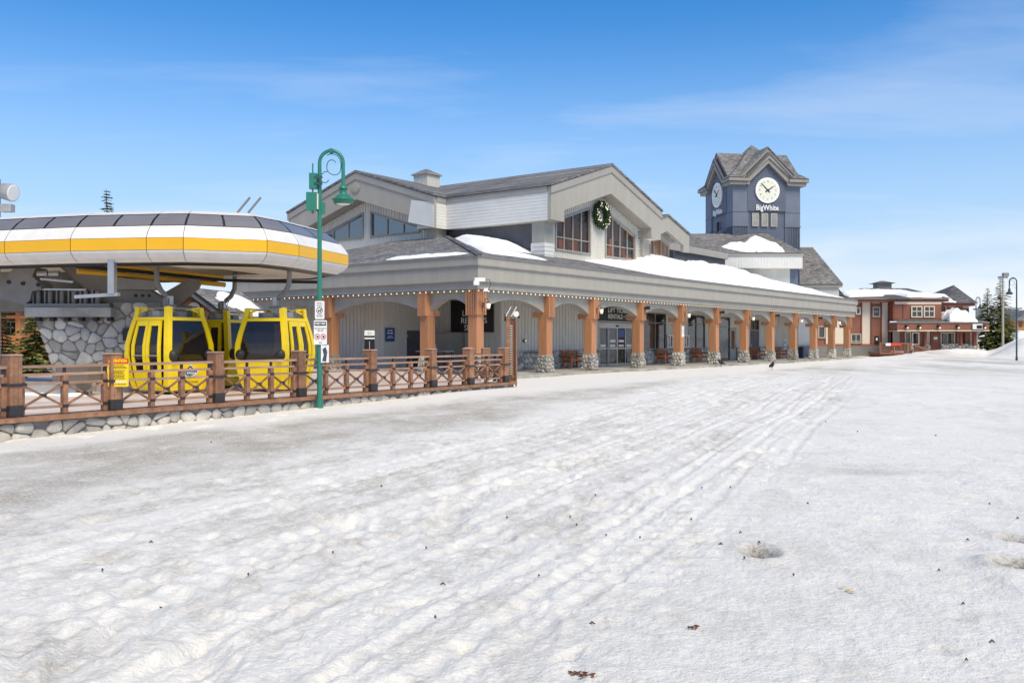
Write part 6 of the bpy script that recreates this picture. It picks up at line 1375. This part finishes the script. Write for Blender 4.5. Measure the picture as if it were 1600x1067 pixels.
# ravens on the snow
def bird(label, px_, py_b, rz, k=1.0):
    Yb = (H+.1)/((py_b-HOR)/F); x = (px_-800)/F*Yb; T = thing('raven', label, 'bird', (x, Yb, gz(x, Yb)), rz, 'ravens on the snow')
    b = MB().tube([(-.30*k,0,.16*k),(-.20*k,0,.19*k),(-.10*k,0,.23*k),(0,0,.27*k),(.09*k,0,.33*k),(.13*k,0,.40*k),(.17*k,0,.43*k),(.21*k,0,.425*k),(.23*k,0,.42*k),(.30*k,0,.405*k)], [v*k for v in (.025,.04,.075,.105,.095,.062,.058,.045,.024,.005)], 10).build('body', M['bird'], T)
    for s in (-1, 1): MB().tube([(0,s*.04*k,.2*k),(.01*k,s*.045*k,.09*k),(.0,s*.045*k,-.01)], [.02*k,.009*k,.008*k], 6).build('leg', M['black'], T); MB().tube([(.06*k,s*.085*k,.30*k),(-.06*k,s*.10*k,.25*k),(-.24*k,s*.05*k,.17*k)], [.03*k,.045*k,.01*k], 8).build('wing', M['bird'], T)
bird('black raven standing near the column bases, tail to the right', 1127, 573.0, R(195), 1.05); bird('black raven out on the packed snow seen head on', 1206, 578.5, R(-80), 1.0); bird('small black raven in front of the snow bank by the deck', 1424, 556.5, R(40), .95)
# ---- litter on the snow: cones, twigs, leaf scraps
rd = random.Random(5); mbk = MB(); mbb = MB()
spots = [(1157,832),(1163,874),(1186,852),(1215,851),(1097,760),(1126,848),(1290,660),(1403,652),(1462,680),(1512,842),(1467,884),(1420,902),(1505,942),(1546,784),(1590,807),(1585,840),(1262,786),(1141,756),(930,772),(1017,855),(947,836),(901,820),(891,804),(898,846),(842,899),(858,902),(925,974),(928,944),(666,853),(578,884),(692,913),(690,908),(388,894),(330,895),(236,845),(287,845),(330,692),(280,763),(596,757),(620,756),(792,806),(788,972),(680,968),(590,1050),(1000,838),(1200,690),(1340,675),(1560,690),(1550,1000),(70,935),(160,890),(430,990),(520,860),(745,880),(1080,810),(1160,720),(1240,900),(1310,960),(1510,1030),(1100,990)]
for i, (px_, py_b) in enumerate(spots[::2]+spots[1:24:4]):
    Yb = (H+.19)/((py_b-HOR)/F); x = (px_-800)/F*Yb; z = gz(x, Yb)+.008; a = rd.uniform(0, 6.28); l = rd.uniform(.008, .020)*(1+.02*Yb)
    d = Vector((math.cos(a), math.sin(a)*.8, 0)); mbk.tube([Vector((x,Yb,z))-d*l, Vector((x,Yb,z+.012)), Vector((x,Yb,z))+d*l], [.003,.006+.0004*Yb,.003], 5)
for px_, py_b in ((900,1052),(917,1055),(255,936),(1082,981)):
    Yb = (H+.19)/((py_b-HOR)/F); x = (px_-800)/F*Yb; z = gz(x, Yb)+.012
    for q in range(5): a = rd.uniform(0,6.28); c = Vector((x+rd.uniform(-.03,.03), Yb+rd.uniform(-.03,.03), z)); mbb.tube([c-Vector((math.cos(a)*.02,math.sin(a)*.02,0)), c, c+Vector((math.cos(a)*.02,math.sin(a)*.02,.004))], [.002,.008,.002], 5)
tag(mbk.build('twig_litter', M['bark']), 'dark twigs and needles scattered over the trodden snow', None, kind='stuff'); tag(mbb.build('cone_litter', mat('rust_scales', (.16,.06,.025), .8, .4, 20)), 'rust-brown cone scales scattered in the foreground snow', None, kind='stuff')
Yb = (H+.19)/((920-HOR)/F); x = (1325-800)/F*Yb; z = gz(x, Yb)+.015
lf = MB()
for (dx, dy, l, a) in ((0,0,.06,.5),(.01,-.05,.05,-.4),(-.01,.09,.035,2.0)):
    d = Vector((math.cos(a), math.sin(a), .1)); n_ = Vector((-d.y, d.x, .15))*.018; p = Vector((x+dx, Yb+dy, z)); lf.add([p-d*l*.5, p+n_, p+d*l*.5, p-n_], [(0,1,2,3)])
tag(lf.build('dry_leaf', mat('dry_leaf', (.55,.40,.13), .7, .2, 20)), 'dry yellow leaf scraps lying on the snow at right', 'leaf')
